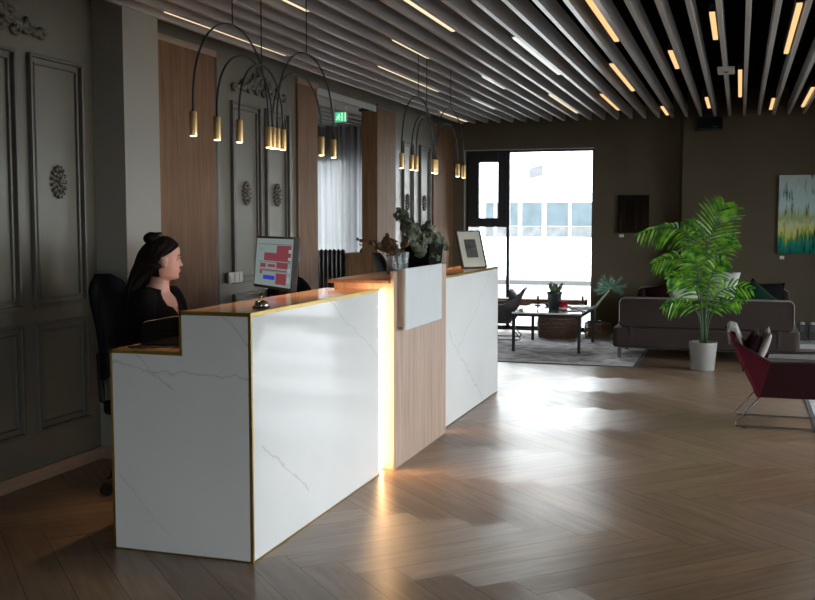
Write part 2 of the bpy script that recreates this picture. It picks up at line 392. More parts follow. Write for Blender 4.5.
for band in range(-10, 13):
    yy = yb + band*H_
    if yy > y1 or yy + H_ + w < y0: continue
    up = band % 2 == 0
    # valley phase: alternates by the run of each band
    ph = xb + (H_ if band % 2 else 0)
    for k in range(-60, 60):
        vx = ph + k*p_
        s = 1 if up else -1
        d = Vector((s, 1))/math.sqrt(2); nrm = Vector((-s, 1))/math.sqrt(2)
        st = Vector((vx, yy))
        q = [st + d*gap + nrm*gap, st + d*(L-gap) + nrm*gap, st + d*(L-gap) + nrm*(w-gap), st + d*gap + nrm*(w-gap)]
        off = (rnd.random()*40, rnd.random()*40)
        poly = list(zip([tuple(a) for a in q], [(off[0], off[1]), (off[0]+L, off[1]), (off[0]+L, off[1]+w), (off[0], off[1]+w)]))
        for ax, val, kl in ((0, x0, False), (0, x1, True), (1, y0, False), (1, y1, True)):
            if len(poly) >= 3: poly = clip(poly, ax, val, kl)
        if len(poly) < 3: continue
        try:
            fc = bm.faces.new([bm.verts.new((a[0][0], a[0][1], 0.0)) for a in poly])
        except ValueError: continue
        c = rnd.random()
        fc.normal_update()
        lps = list(fc.loops)
        for lp, a in zip(lps, poly):
            lp[uvl].uv = a[1]; lp[cl] = (c, 1.0 if up else 0.0, 0, 1)
fl = struct('floor', bm, [M['floor'], M['groove']])

struct('ceiling', bxo(-8.3, 4.4, -3.1, 14.1, 3.15, 3.3), M['black_ceiling'])
# left wall, seen from the room: panelled stretch, pier, wood bays, side opening
bm = B()
box(bm, XW-0.15, XW, -3.1, 9.05, 0, 3.15)
box(bm, XW-0.15, XW, 10.75, 13.9, 0, 3.15)
box(bm, -4.25, XW, 9.05, 10.75, 2.75, 3.15)
wl = struct('wall_left', bm, M['wall'])
struct('trim_13', bxo(XW, XW+0.012, 9.05, 10.74, 2.685, 2.75), M['soffit'])
struct('wall_pier', bxo(XW, -3.606, 5.54, 5.94, 0, 3.15), M['pier'])
struct('trim_1', bxo(-4.25, XW-0.15, 9.0, 13.85, 2.72, 3.15), M['soffit'])
struct('wall_side_room_near', bxo(-8.3, XW-0.15, 8.0, 8.12, 0, 3.15), M['brown'])
bm = B(); box(bm, -8.3, -8.1, 8.12, 9.2, 0, 3.15); box(bm, -8.3, -8.1, 9.2, 13.2, 0, 0.8); box(bm, -8.3, -8.1, 9.2, 13.2, 2.5, 3.15); box(bm, -8.3, -8.1, 13.2, 13.9, 0, 3.15)
struct('wall_side_room_left', bm, M['brown'])
wf = B()  # unseen window, added to brighten the side room
for q in ((9.2, 9.26, 0.8, 2.5), (13.14, 13.2, 0.8, 2.5), (11.17, 11.23, 0.86, 2.44), (9.26, 13.14, 0.8, 0.86), (9.26, 13.14, 2.44, 2.5)): box(wf, -8.23, -8.17, q[0], q[1], q[2], q[3])
o = struct('window_9', wf, M['frame'])
for a, b in ((9.26, 11.17), (11.23, 13.14)): obj('window_pane', bxo(-8.202, -8.198, a, b, 0.86, 2.44), M['glass'], o)
# baseboards
struct('baseboard_left', bxo(XW, XW+0.018, -3.0, 5.54, 0, 0.075), M['baseboard'])
struct('baseboard_pier', bxo(XW, -3.606, 5.522, 5.54, 0, 0.075), M['baseboard'])
struct('baseboard_left_far', bxo(XW, XW+0.018, 7.12, 8.59, 0, 0.075), M['baseboard'])
# oak clad strips on the left wall
clad = [(5.94, 7.06), (8.60, 9.05), (10.75, 11.37), (12.92, 13.9)]
for i, (a, b) in enumerate(clad):
    o = struct('wall_left_oak_panel', bxo(XW, XW+0.022, a, b, 0, 2.73), M['walnut'] if i < 2 else M['walnut'])
    struct('panel_seam', bxo(XW+0.022, XW+0.0225, (a+b)/2-0.001, (a+b)/2+0.001, 0, 2.72), M['groove'], o)
    struct('trim_%d' % (2+i), bxo(XW, XW+0.028, a, b+0.02, 2.73, 2.775), M['moulding'] if i > 1 else M['baseboard'])
struct('trim_7', bxo(XW, XW+0.012, 7.06, 7.115, 0, 2.74), M['frame'])
struct('trim_8', bxo(XW, XW+0.012, 11.37, 11.40, 0, 2.74), M['frame'])
struct('trim_9', bxo(XW-0.16, XW+0.022, 10.735, 10.75, 0, 2.74), M['walnut'])
struct('trim_10', bxo(XW-0.18, XW-0.0, 10.70, 10.76, 2.69, 2.75), M['frame'])

# mouldings: nested frames
def moulding(y0, y1, z0, z1, dbl=True):
    """two nested picture-frame mouldings with a rounded profile"""
    bm = B()
    for (ins, wd, th) in ((0.0, 0.022, 0.030), (0.045, 0.016, 0.018)) if dbl else ((0, 0.02, 0.02),):
        a, b, c, d = y0+ins, y1-ins, z0+ins, z1-ins
        for (p, q, r, s) in ((a, b, c, c+wd), (a, b, d-wd, d), (a, a+wd, c+wd, d-wd), (b-wd, b, c+wd, d-wd)):
            box(bm, XW-0.002, XW+th, p, q, r, s)
    return obj('panel_moulding', bm, M['moulding'], wl, bevel=0.006, seg=2)
for (a, b) in ((4.20, 4.80), (4.915, 5.41), (7.34, 7.85), (7.95, 8.42), (11.67, 12.07), (12.35, 12.79), (2.4, 3.0), (3.15, 3.75)):
    moulding(a, b, 1.0, 2.44)
    moulding(a, b, 0.28, 0.915)
def rosette(y, z):
    bm = B()
    n = 12
    bmesh.ops.create_uvsphere(bm, u_segments=12, v_segments=8, radius=0.019, matrix=Matrix.Translation((XW+0.012, y, z)) @ Matrix.Diagonal((0.9, 1, 1, 1)))
    for ring, (ry, rz, r, cnt) in enumerate(((0.034, 0.044, 0.015, 9), (0.058, 0.082, 0.0155, 15))):
        for k in range(cnt):
            a = 2*math.pi*k/cnt
            bmesh.ops.create_uvsphere(bm, u_segments=8, v_segments=6, radius=r, matrix=Matrix.Translation((XW+0.008, y+ry*math.cos(a), z+rz*math.sin(a))) @ Matrix.Rotation(a, 4, 'X') @ Matrix.Diagonal((0.95, 1.25, 0.8, 1)))
    return obj('rosette', bm, M['relief'], wl, smooth=True)
for y, z in ((5.172, 1.726), (4.50, 1.726), (7.60, 1.72), (8.19, 1.72), (11.87, 1.72), (12.57, 1.72)): rosette(y, z)
def ornament(yc, hw, z0, pk):
    bm = B()
    def scroll(cy, cz, r0, turns, sgn, ph=0):
        pts = []
        for i in range(26):
            t = i/25; a = ph + sgn*turns*2*math.pi*t; r = r0*(1-0.8*t)
            pts.append((XW+0.012+0.01*t, cy+r*math.cos(a), cz+r*math.sin(a)))
        tube(bm, pts, [0.017*(1-0.4*i/25) for i in range(26)], 6)
    for s in (-1, 1):
        pts = [(XW+0.012, yc+s*hw*t, z0 + (pk-z0-0.06)*(1-t)**2*0.9 + 0.012*math.sin(9*t)) for t in [i/12 for i in range(13)]]
        tube(bm, pts, [0.018-0.008*i/12 for i in range(13)], 6)
        scroll(yc+s*hw*0.93, z0+0.015, 0.035, 1.3, s)
        scroll(yc+s*hw*0.62, z0+0.035, 0.045, 1.2, -s, 1.5)
        scroll(yc+s*hw*0.32, z0+0.07, 0.050, 1.3, s, 0.5)
        scroll(yc+s*hw*0.17, z0+0.11, 0.045, 1.2, -s, 2.0); scroll(yc+s*hw*0.45, z0+0.015, 0.035, 1.2, s, 3.0); scroll(yc+s*hw*0.12, z0+0.02, 0.04, 1.2, -s, 1.0)
        for k in range(7):
            t = 0.12+0.12*k
            bmesh.ops.create_uvsphere(bm, u_segments=8, v_segments=6, radius=0.033, matrix=Matrix.Translation((XW+0.01, yc+s*hw*t, z0+0.015+(pk-z0)*(1-t)**2*0.55)) @ Matrix.Rotation(s*(0.9+t), 4, 'X') @ Matrix.Diagonal((0.7, 0.7, 1.5, 1)))
    for k in range(5):
        a = R(50+20*k)
        bmesh.ops.create_uvsphere(bm, u_segments=8, v_segments=6, radius=0.03, matrix=Matrix.Translation((XW+0.012, yc+0.045*math.cos(a), pk-0.075+0.045*math.sin(a))) @ Matrix.Rotation(-(math.pi/2-a), 4, 'X') @ Matrix.Diagonal((0.6, 0.55, 1.4, 1)))
    bmesh.ops.create_uvsphere(bm, u_segments=10, v_segments=8, radius=0.035, matrix=Matrix.Translation((XW+0.012, yc, z0+0.09)))
    return obj('scroll_ornament', bm, M['relief'], wl, smooth=True)
ornament(7.86, 0.5, 2.54, 2.76); ornament(4.62, 0.45, 2.54, 2.76)

# facade with the left window and the side room's windows
bm = B()
Zt = 3.15
def wall_y(bm, xa, xb, ya, yb, holes, zt=Zt):
    """wall in the xz plane with rectangular holes (x0,x1,z0,z1), sorted"""
    x = xa
    for (a, b, c, d) in holes:
        box(bm, x, a, ya, yb, 0, zt)
        if c > 0: box(bm, a, b, ya, yb, 0, c)
        box(bm, a, b, ya, yb, d, zt); x = b
    box(bm, x, xb, ya, yb, 0, zt)
wall_y(bm, -8.3, -0.712, 13.9, 14.15, [(-6.75, -5.36, 0.75, 2.40), (-5.27, -4.30, 0.75, 2.40), (-3.63, -1.88, 0.02, 2.455)])
struct('wall_back_left', bm, M['brown'])
bm = B()
wall_y(bm, -0.712, 4.3, 13.65, 14.15, [(1.45, 3.6, 0.05, 2.35)])
struct('wall_back_right', bm, M['brown'])
# pale reveal edges round the window
bm = B(); box(bm, -3.645, -1.865, 13.885, 13.905, 2.455, 2.468); box(bm, -3.65, -3.63, 13.885, 13.905, 0.02, 2.468)
struct('trim_11', bm, M['reveal'])
bm = B()
yf0, yf1 = 13.95, 14.02
wf = B()
for q in ((-3.63, -3.60, 0.02, 2.455), (-3.06, -3.02, 0.02, 2.455), (-1.895, -1.88, 0.02, 2.455), (-3.63, -1.88, 2.43, 2.455), (-3.63, -1.88, 0.02, 0.05)):
    box(wf, q[0], q[1], yf0, yf1, q[2], q[3])
win = struct('window_1', wf, M['frame'])
cs = B()
for q in ((-3.60, -3.45, 1.41, 2.43), (-3.18, -3.06, 1.41, 2.43), (-3.45, -3.18, 2.30, 2.43), (-3.45, -3.18, 1.41, 1.535)):
    box(cs, q[0], q[1], yf0-0.015, yf1, q[2], q[3])
obj('casement', cs, M['frame'], win, bevel=0.004)
obj('window_pane', bxo(-3.02, -1.895, 13.985, 13.990, 0.05, 2.43), M['glass'], win)
obj('casement_pane', bxo(-3.45, -3.18, 13.985, 13.990, 1.535, 2.30), M['glass'], win)
obj('lower_pane', bxo(-3.60, -3.06, 13.985, 13.990, 0.05, 1.41), M['glass'], win)
for n, (a, b) in enumerate(((-6.75, -5.36), (-5.27, -4.30))):
    wf = B()
    for q in ((a, a+0.04, 0.75, 2.4), (b-0.04, b, 0.75, 2.4), (a+0.04, b-0.04, 2.36, 2.4), (a+0.04, b-0.04, 0.75, 0.79)): box(wf, q[0], q[1], yf0, yf1, q[2], q[3])
    o = struct('window_%d' % (2+n), wf, M['frame']); obj('window_pane', bxo(a+0.04, b-0.04, 13.985, 13.99, 0.79, 2.36), M['glass'], o)
wf = B()
for q in ((1.45, 1.50, 0.05, 2.35), (3.55, 3.6, 0.05, 2.35), (2.5, 2.55, 0.1, 2.3), (1.5, 3.55, 2.3, 2.35), (1.5, 3.55, 0.05, 0.1)): box(wf, q[0], q[1], yf0, yf1, q[2], q[3])
o = struct('window_4', wf, M['frame']); obj('window_pane', bxo(1.5, 2.5, 13.985, 13.99, 0.1, 2.3), M['glass'], o); obj('window_pane', bxo(2.55, 3.55, 13.985, 13.99, 0.1, 2.3), M['glass'], o)
# right wall with a long run of windows
bm = B()
WR = [(4.7, 6.7), (6.95, 8.95), (9.2, 11.2)]
y = -3.1
for a, b in WR:
    box(bm, 4.2, 4.4, y, a, 0, Zt); box(bm, 4.2, 4.4, a, b, 0, 0.12); box(bm, 4.2, 4.4, a, b, 2.55, Zt); y = b
box(bm, 4.2, 4.4, y, 13.65, 0, Zt)
struct('wall_right', bm, M['brown'])
for n, (a, b) in enumerate(WR):
    wf = B()
    for q in ((a, a+0.05, 0.12, 2.55), (b-0.05, b, 0.12, 2.55), ((a+b)/2-0.025, (a+b)/2+0.025, 0.17, 2.5), (a+0.05, b-0.05, 2.5, 2.55), (a+0.05, b-0.05, 0.12, 0.17)): box(wf, 4.27, 4.33, q[0], q[1], q[2], q[3])
    o = struct('window_%d' % (5+n), wf, M['frame'])
    m_ = (a+b)/2
    for p, q in ((a+0.05, m_-0.025), (m_+0.025, b-0.05)): obj('window_pane', bxo(4.298, 4.302, p, q, 0.17, 2.5), M['glass'], o)
bm = B(); wall_y(bm, -3.975, 4.4, -3.3, -3.1, [(1.2, 3.6, 0.05, 2.35)]); struct('wall_near', bm, M['brown'])
wf = B()  # unseen window behind the camera, added and sized to light the counter end
for q in ((1.2, 1.26, 0.05, 2.35), (3.54, 3.6, 0.05, 2.35), (2.37, 2.43, 0.1, 2.29), (1.26, 3.54, 2.29, 2.35), (1.26, 3.54, 0.05, 0.1)): box(wf, q[0], q[1], -3.23, -3.17, q[2], q[3])
o = struct('window_8', wf, M['frame'])
for a, b in ((1.26, 2.37), (2.43, 3.54)): obj('window_pane', bxo(a, b, -3.202, -3.198, 0.1, 2.29), M['glass'], o)

# ------------------------------------------------------------------ ceiling slats and lights
ORD = ['first','second','third','fourth','fifth','sixth','seventh','eighth','ninth','tenth','eleventh','twelfth','thirteenth','fourteenth','fifteenth','sixteenth','seventeenth','eighteenth','nineteenth','twentieth',
       'twenty-first','twenty-second','twenty-third','twenty-fourth','twenty-fifth','twenty-sixth','twenty-seventh','twenty-eighth','twenty-ninth','thirtieth','thirty-first','thirty-second','thirty-third','thirty-fourth','thirty-fifth','thirty-sixth','thirty-seventh','thirty-eighth','thirty-ninth','fortieth','forty-first','forty-second','forty-third','forty-fourth','forty-fifth','forty-sixth','forty-seventh']
SW, SH, PITCH = 0.034, 0.128, 0.1725
def slat(name, x, ya, yb, z0=2.8, me=None):
    if me is None:
        bm = bxo(-SW/2, SW/2, ya, yb, 0, SH)
        o = obj(name, bm, M['slat'], None, bevel=0.0015, seg=1)
        o.location = (0, 0, 0); hb = box(B(), -0.004, 0.004, ya+0.1, yb-0.1, SH, 0.35)
        obj('hanging_rail', hb, M['black_ceiling'], o)
    else:
        o = me.copy(); COL.objects.link(o)
        for ch in me.children: c = ch.copy(); COL.objects.link(c); c.parent = o
    o.location = (x, 0, z0); return o
s0 = None
NS = 45
for k in range(NS):
    x = -3.603 + PITCH*k
    o = slat('metal_slat', x, -2.9, 13.6, me=s0); s0 = s0 or o
    tag(o, 'long grey ceiling slat running to the back wall, %s from the left wall' % ORD[k], 'ceiling slat', 'grey slats under the black ceiling')
s1 = None
for k in range(10):
    x = -4.35 - PITCH*k
    o = slat('metal_slat', x, 8.2, 13.5, me=s1); s1 = s1 or o
    tag(o, 'grey ceiling slat in the curtained side room, %s from the oak clad opening' % ORD[k], 'ceiling slat', 'grey slats in the side room')
lights = [  # x, y0, y1, label, pale
 (-3.48, 5.83, 7.65, 'long warm strip light along the left wall above the first brass pendant', 1),
 (-2.62, 4.9, 6.1, 'warm strip light cut by the top edge, above the second pendant cable', 1),
 (-1.93, 5.7, 7.04, 'warm strip light near the top edge, left of the tallest bright gap', 1),
 (-2.437, 7.24, 8.14, 'short warm strip light directly above the longer light over the far pendants', 1),
 (-2.963, 8.42, 10.25, 'long warm strip light crossing the cables of the far arched pendants', 1),
 (-1.583, 7.43, 9.39, 'long whitish strip light in the middle of the slatted ceiling', 2),
 (-2.27, 9.31, 10.23, 'short whitish strip light right of the far pendant cables', 2),
 (-2.79, 10.96, 12.02, 'short pale strip light closest to the window corner, left one', 2),
 (-3.50, 12.2, 13.45, 'faint strip light lying farthest left near the back corner', 1),
 (-1.93, 10.86, 12.78, 'slim strip light above the tall bright window pane', 1),
 (-0.893, 5.4, 7.8, 'orange strip light running out of the top edge, large and steep', 0),
 (-1.065, 8.92, 10.79, 'orange strip light slanting below the large steep one', 0),
 (-1.41, 11.0, 12.6, 'orange strip light above the small dark painting, left of its wall edge', 0),
 (-0.548, 8.38, 9.34, 'short orange strip light left of the grey sensor plate', 0),
 (-0.893, 12.4, 13.38, 'tiny orange strip light just left of the black wall speaker', 0),
 (-0.2, 6.93, 7.94, 'short upright orange strip light above the grey sensor plate', 0),
 (-0.03, 9.63, 11.67, 'upright orange strip light right of the grey sensor plate', 0),
 (-0.375, 11.64, 12.7, 'tiny orange strip light right above the black wall speaker', 0),
 (0.315, 6.81, 8.77, 'large orange strip light at the upper right, leaning right', 0),
 (0.315, 11.96, 13.1, 'tiny orange strip light near the back wall left of the colourful painting', 0),
 (0.66, 11.1, 12.9, 'orange strip light at the right edge above the colourful painting', 0),
 (-1.24, 1.0, 3.0, 'unseen strip light added over the near floor', 0), (1.0, 2.0, 4.0, 'unseen strip light added over the near right floor', 0),  # two unseen strip lights, added towards the camera for more light
]
for (x, a, b, lab, pale) in lights:
    t = thing('linear_light', lab, 'ceiling light', (x, (a+b)/2, 2.81), 0, 'strip lights between the ceiling slats')
    obj('housing', box(box(B(), x-0.021, x+0.021, a, b, 2.822, 2.88), x-0.01, x+0.01, (a+b)/2-0.01, (a+b)/2+0.01, 2.88, 3.15), M['black'], t)
    obj('diffuser', bxo(x-(0.013 if pale else 0.017), x+(0.013 if pale else 0.017), a+0.005, b-0.005, 2.810, 2.822), (M['linear'], M['linear_pale'], M['linear_white'])[pale], t)
t = thing('sensor_plate', 'small grey rectangular sensor plate under a ceiling slat', 'sensor', (-0.15, 9.4, 2.76))
obj('plate', bxo(-0.215, -0.075, 9.24, 9.60, 2.778, 2.800), M['slat'], t, bevel=0.004)
obj('sensor_lens', lathe(B(), [(0.0, -0.008), (0.018, -0.005), (0.022, 0.0), (0, 0)], (-0.145, 9.42, 2.778), 14), M['black'], t)

# pendants: brass tube lamps on black arches
def arch(t, y0, y1, peak, x, yaw=0.0, z_lamp=1.90, cable=False):
    yc, hw = (y0+y1)/2, (y1-y0)/2
    Lh = 0.113
    zt = z_lamp + Lh
    pts = []
    n = 28
    sp = peak - zt
    for i in range(n+1):
        a = math.pi*i/n
        # a tall elliptical arch whose legs run down straight
        pts.append((x - yaw*hw*math.cos(a), yc - hw*math.cos(a), zt + sp*math.sin(a)**0.82))
    obj('arch_rod', tube(B(), pts, 0.0055, 8), M['black'], t, smooth=True)
    for p in (pts[0], pts[-1]):
        lm = obj('lamp_tube', lathe(B(), [(0, Lh), (0.0165, Lh), (0.0185, Lh-0.003), (0.0185, 0.001), (0.017, 0), (0.015, 0.004), (0.0, 0.004)], (p[0], p[1], z_lamp), 20), M['brass'], t, smooth=True)
        md = lm.modifiers.new('edge', 'EDGE_SPLIT'); md.split_angle = R(40)
        obj('lamp_lens', lathe(B(), [(0, 0.0012), (0.0148, 0.0012), (0.0148, -0.003), (0, -0.005)], (p[0], p[1], z_lamp), 16), M['lamp'], lm)
        LAMPS.append((p[0], p[1], z_lamp-0.03))
    if cable:
        obj('cable', tube(B(), [(x, yc, peak), (x, yc, 3.15)], 0.0035, 6), M['black'], t)
LAMPS = []
XL = -2.47
def xl(h=0.40): return XL
t = thing('pendant_lamp', 'near cluster of five black arches carrying brass tube lamps', 'pendant lamp', (XL, 5.25, 1.9), 0, 'arched pendants over the reception counter')
arch(t, 4.37, 5.19, 2.487, XL, 0.0, cable=True)
arch(t, 4.62, 5.22, 2.352, XL, 0.03)
arch(t, 4.80, 5.38, 2.330, XL+0.01, -0.04, cable=True)
arch(t, 5.30, 6.14, 2.487, XL, 0.0, cable=True)
arch(t, 5.27, 5.91, 2.352, XL, 0.04)
t2 = thing('pendant_lamp', 'far cluster of five black arches with brass tube lamps near the window', 'pendant lamp', (XL, 8.45, 1.9), 0, 'arched pendants over the reception counter')
arch(t2, 7.53, 8.38, 2.487, XL, 0.0, cable=True)
arch(t2, 7.78, 8.42, 2.350, XL, 0.0)
arch(t2, 7.90, 8.47, 2.345, XL, 0.0, cable=True)
arch(t2, 8.46, 9.39, 2.490, XL, 0.0, cable=True)
arch(t2, 8.50, 9.13, 2.350, XL, 0.04)

# ------------------------------------------------------------------ reception counter
XF = -1.998; YN = 3.997
c1 = thing('reception_counter', 'near white marble reception counter with stepped end and gold edges', 'reception counter', (-2.35, 4.9, 0), 0, 'sections of the reception counter')
obj('front_panel', bxo(XF-0.02, XF, YN+0.012, 5.66, 0.006, 1.085), M['marble'], c1)
bm = prism(B(), [(-2.692, 0.006), (-2.010, 0.006), (-2.010, 1.085), (-2.334, 1.085), (-2.334, 0.903), (-2.692, 0.903)], 1, YN+0.002, YN+0.022)
obj('end_panel', bm, M['marble'], c1)
obj('counter_top', bxo(-2.345, XF-0.006, YN+0.012, 5.70, 1.088, 1.100), M['top'], c1)
obj('desk_top', bxo(-2.704, -2.31, YN+0.012, 5.70, 0.895, 0.918), M['top'], c1)
obj('inner_panel', bxo(-2.345, -2.325, YN+0.022, 5.70, 0.1, 1.086), M['top'], c1)
bm = B()
g = 0.012
box(bm, XF-g, XF+0.002, YN, YN+g, 0, 1.102)            # corner upright
box(bm, -2.704, -2.704+g, YN, YN+g, 0, 0.92)           # back upright
box(bm, -2.346, -2.346+g, YN, YN+g, 0.92, 1.102)
box(bm, -2.704, -2.334, YN, YN+g, 0.903, 0.92)
box(bm, -2.346, XF-g, YN, YN+g, 1.085, 1.102)
box(bm, XF-g*0.7, XF+0.002, YN+g, 5.66, 1.086, 1.102)
box(bm, XF-0.02, XF+0.0015, YN+g, 5.66, 0.0, 0.006)
box(bm, -2.69, XF-g, YN, YN+0.02, 0.0, 0.006)
obj('gold_trim', bm, M['gold'], c1)
obj('led_strip', bxo(-2.035, -2.018, 5.675, 5.79, 0.012, 1.09), M['led'], c1)
obj('rear_support', bxo(-2.69, -2.66, 5.60, 5.68, 0, 0.895), M['oak'], c1)
c2 = thing('reception_counter', 'raised oak middle section of the reception counter with a white front plate', 'reception counter', (-2.2, 6.37, 0), 0, 'sections of the reception counter')
obj('body', bxo(-2.335, -1.975, 5.80, 6.93, 0, 1.125), M['oak'], c2)
obj('front_board', bxo(-1.975, -1.95, 5.795, 6.94, 0.0, 1.198), M['oak'], c2, bevel=0.002)
obj('shelf', bxo(-2.365, -1.976, 5.77, 6.94, 1.126, 1.146), M['shelf'], c2, bevel=0.002)
obj('desk_top', bxo(-2.704, -2.36, 5.705, 6.94, 0.895, 0.918), M['top'], c2)
obj('plate_mount', bxo(-1.949, -1.917, 5.86, 6.62, 0.86, 1.205), M['oak'], c2)
obj('front_plate', bxo(-1.916, -1.90, 5.872, 6.655, 0.84, 1.212), M['white'], c2, bevel=0.002)
c3 = thing('reception_counter', 'far white marble section of the reception counter by the lounge', 'reception counter', (-2.3, 7.9, 0), 0, 'sections of the reception counter')
obj('front_panel', bxo(XF-0.02, XF, 7.0, 8.78, 0.006, 1.085), M['marble'], c3)
obj('end_panel', bxo(-2.69, XF-0.02, 8.76, 8.78, 0.006, 0.9), M['marble'], c3)
obj('upper_end_panel', bxo(-2.345, XF-0.02, 8.76, 8.78, 0.9, 1.085), M['marble'], c3)
obj('counter_top', bxo(-2.345, XF-0.006, 6.96, 8.785, 1.087, 1.100), M['top'], c3)
obj('desk_top', bxo(-2.704, -2.33, 6.96, 8.785, 0.895, 0.918), M['top'], c3)
obj('inner_panel', bxo(-2.345, -2.325, 6.96, 8.76, 0.1, 1.086), M['top'], c3)
bm = B(); box(bm, XF-0.009, XF+0.002, 7.0, 8.787, 1.086, 1.102); box(bm, XF-0.01, XF+0.001, 8.78, 8.787, 0, 1.086); box(bm, -2.345, XF, 8.785, 8.792, 1.086, 1.102)
obj('gold_trim', bm, M['gold'], c3)
obj('led_strip', bxo(-2.035, -2.018, 6.945, 6.985, 0.012, 1.08), M['led'], c3)

# bell
t = thing('service_bell', 'chrome service bell on the near marble counter top', 'bell', (-2.075, 4.27, 1.1))
bc = (-2.078, 4.27, 1.1)
obj('base', lathe(B(), [(0, 0), (0.041, 0), (0.042, 0.004), (0.036, 0.010), (0, 0.010)], bc), M['black'], t, smooth=True)
obj('dome', lathe(B(), [(0.034, 0.012), (0.034, 0.014), (0.031, 0.024), (0.024, 0.033), (0.012, 0.039), (0, 0.041), ], bc), M['chrome'], t, smooth=True)
obj('button', lathe(B(), [(0, 0.041), (0.003, 0.041), (0.003, 0.050), (0.006, 0.051), (0.006, 0.055), (0, 0.057)], bc, 14), M['brass'], t, smooth=True)

# monitor: seen from its screen side, turned towards the receptionist
P1 = Vector((-2.875, 5.80, 0)); P2 = Vector((-2.435, 5.39, 0))     # far (left) and near (right) edge on plan
dx = (P2-P1); Wm = dx.length; ux = dx.normalized(); nb = Vector((-ux.y, ux.x, 0))   # nb points to the back
mc = (P1+P2)/2
t = thing('computer_monitor', 'black computer monitor showing a red and blue booking table', 'monitor', (mc.x, mc.y, 0.918), math.atan2(ux.y, ux.x))
tilt = R(5)
def MT(bm):
    T = Matrix(((ux.x, nb.x, 0, mc.x), (ux.y, nb.y, 0, mc.y), (0, 0, 1, 1.092), (0, 0, 0, 1))) @ Matrix.Rotation(-tilt, 4, 'X')
    bmesh.ops.transform(bm, matrix=T, verts=bm.verts); return bm
Hm = 0.315
obj('housing', MT(box(box(B(), -Wm/2, Wm/2, 0.0, 0.035, 0, Hm), -Wm*0.3, Wm*0.3, 0.035, 0.06, 0.06, Hm-0.06)), M['frame'], t, bevel=0.004)
sbm = bxo(-Wm/2+0.014, Wm/2-0.014, -0.0012, 0.0, 0.018, Hm-0.014)
iw, ih = Wm-0.028, Hm-0.032
for mi_, dep, rects in ((1, -0.0022, [(0.24, 0.62, 0.30, 0.47), (0.58, 0.96, 0.14, 0.47), (0.14, 0.30, 0.53, 0.62), (0.36, 0.56, 0.54, 0.60), (0.60, 0.90, 0.50, 0.62), (0.14, 0.92, 0.655, 0.68), (0.14, 0.21, 0.70, 0.76), (0.60, 0.88, 0.72, 0.95)]),
                        (2, -0.0022, [(0.25, 0.57, 0.78, 0.87)]),
                        (3, -0.0026, [(0.06, 0.97, 0.115, 0.125), (0.1, 0.97, 0.49, 0.50), (0.1, 0.97, 0.69, 0.697), (0.1, 0.22, 0.21, 0.217), (0.1, 0.18, 0.24, 0.247)]),
                        (4, -0.0026, [(0.90, 0.97, 0.22, 0.29), (0.90, 0.97, 0.38, 0.44), (0.90, 0.97, 0.60, 0.70), (0.90, 0.97, 0.78, 0.9)])):
    for u0, u1, v0, v1 in rects:
        box(sbm, -iw/2+iw*u0, -iw/2+iw*u1, dep, dep+0.0008, 0.018+ih*(1-v1), 0.018+ih*(1-v0), mi_)
obj('screen', MT(sbm), [M['scr'], M['scr_red'], M['scr_blue'], M['scr_dark'], M['scr_white']], t)
obj('neck', bxo(mc.x+nb.x*0.09-0.03, mc.x+nb.x*0.09+0.03, mc.y+nb.y*0.09-0.03, mc.y+nb.y*0.09+0.03, 0.93, 1.2), M['black'], t)
bm = lathe(B(), [(0, 0), (0.12, 0), (0.12, 0.008), (0.02, 0.014), (0, 0.014)], (mc.x+nb.x*0.09, mc.y+nb.y*0.09, 0.918))
obj('foot', bm, M['black'], t)
# low black unit under the screen on the desk
t = thing('document_tray', 'black desk tray with a thin silver rim beside the receptionist', 'tray', (-2.58, 4.32, 0.918))
bm = B(); box(bm, -2.655, -2.37, 4.18, 4.50, 0.918, 0.926)
box(bm, -2.655, -2.648, 4.18, 4.50, 0.926, 1.02); box(bm, -2.648, -2.37, 4.49, 4.50, 0.926, 1.02); box(bm, -2.648, -2.37, 4.33, 4.335, 0.97, 0.976); box(bm, -2.377, -2.37, 4.18, 4.49, 0.926, 1.02)
obj('tray_body', bm, M['pitch'], t)
obj('rim', tube(B(), [(-2.652, 4.2, 1.022), (-2.652, 4.24, 1.026), (-2.652, 4.496, 1.026), (-2.374, 4.496, 1.026), (-2.374, 4.2, 1.026)], 0.003, 6), M['chrome'], t, smooth=True)
tag(obj('cable', tube(B(), [(-2.60+0.06*math.cos(a), 4.09+0.035*math.sin(a), 0.923) for a in [i*0.33 for i in range(18)]] + [(-2.50, 4.12, 0.923), (-2.42, 4.13, 0.923)], 0.004, 6), M['black'], smooth=True), 'thin black cable looped on the low desk end', 'cable')

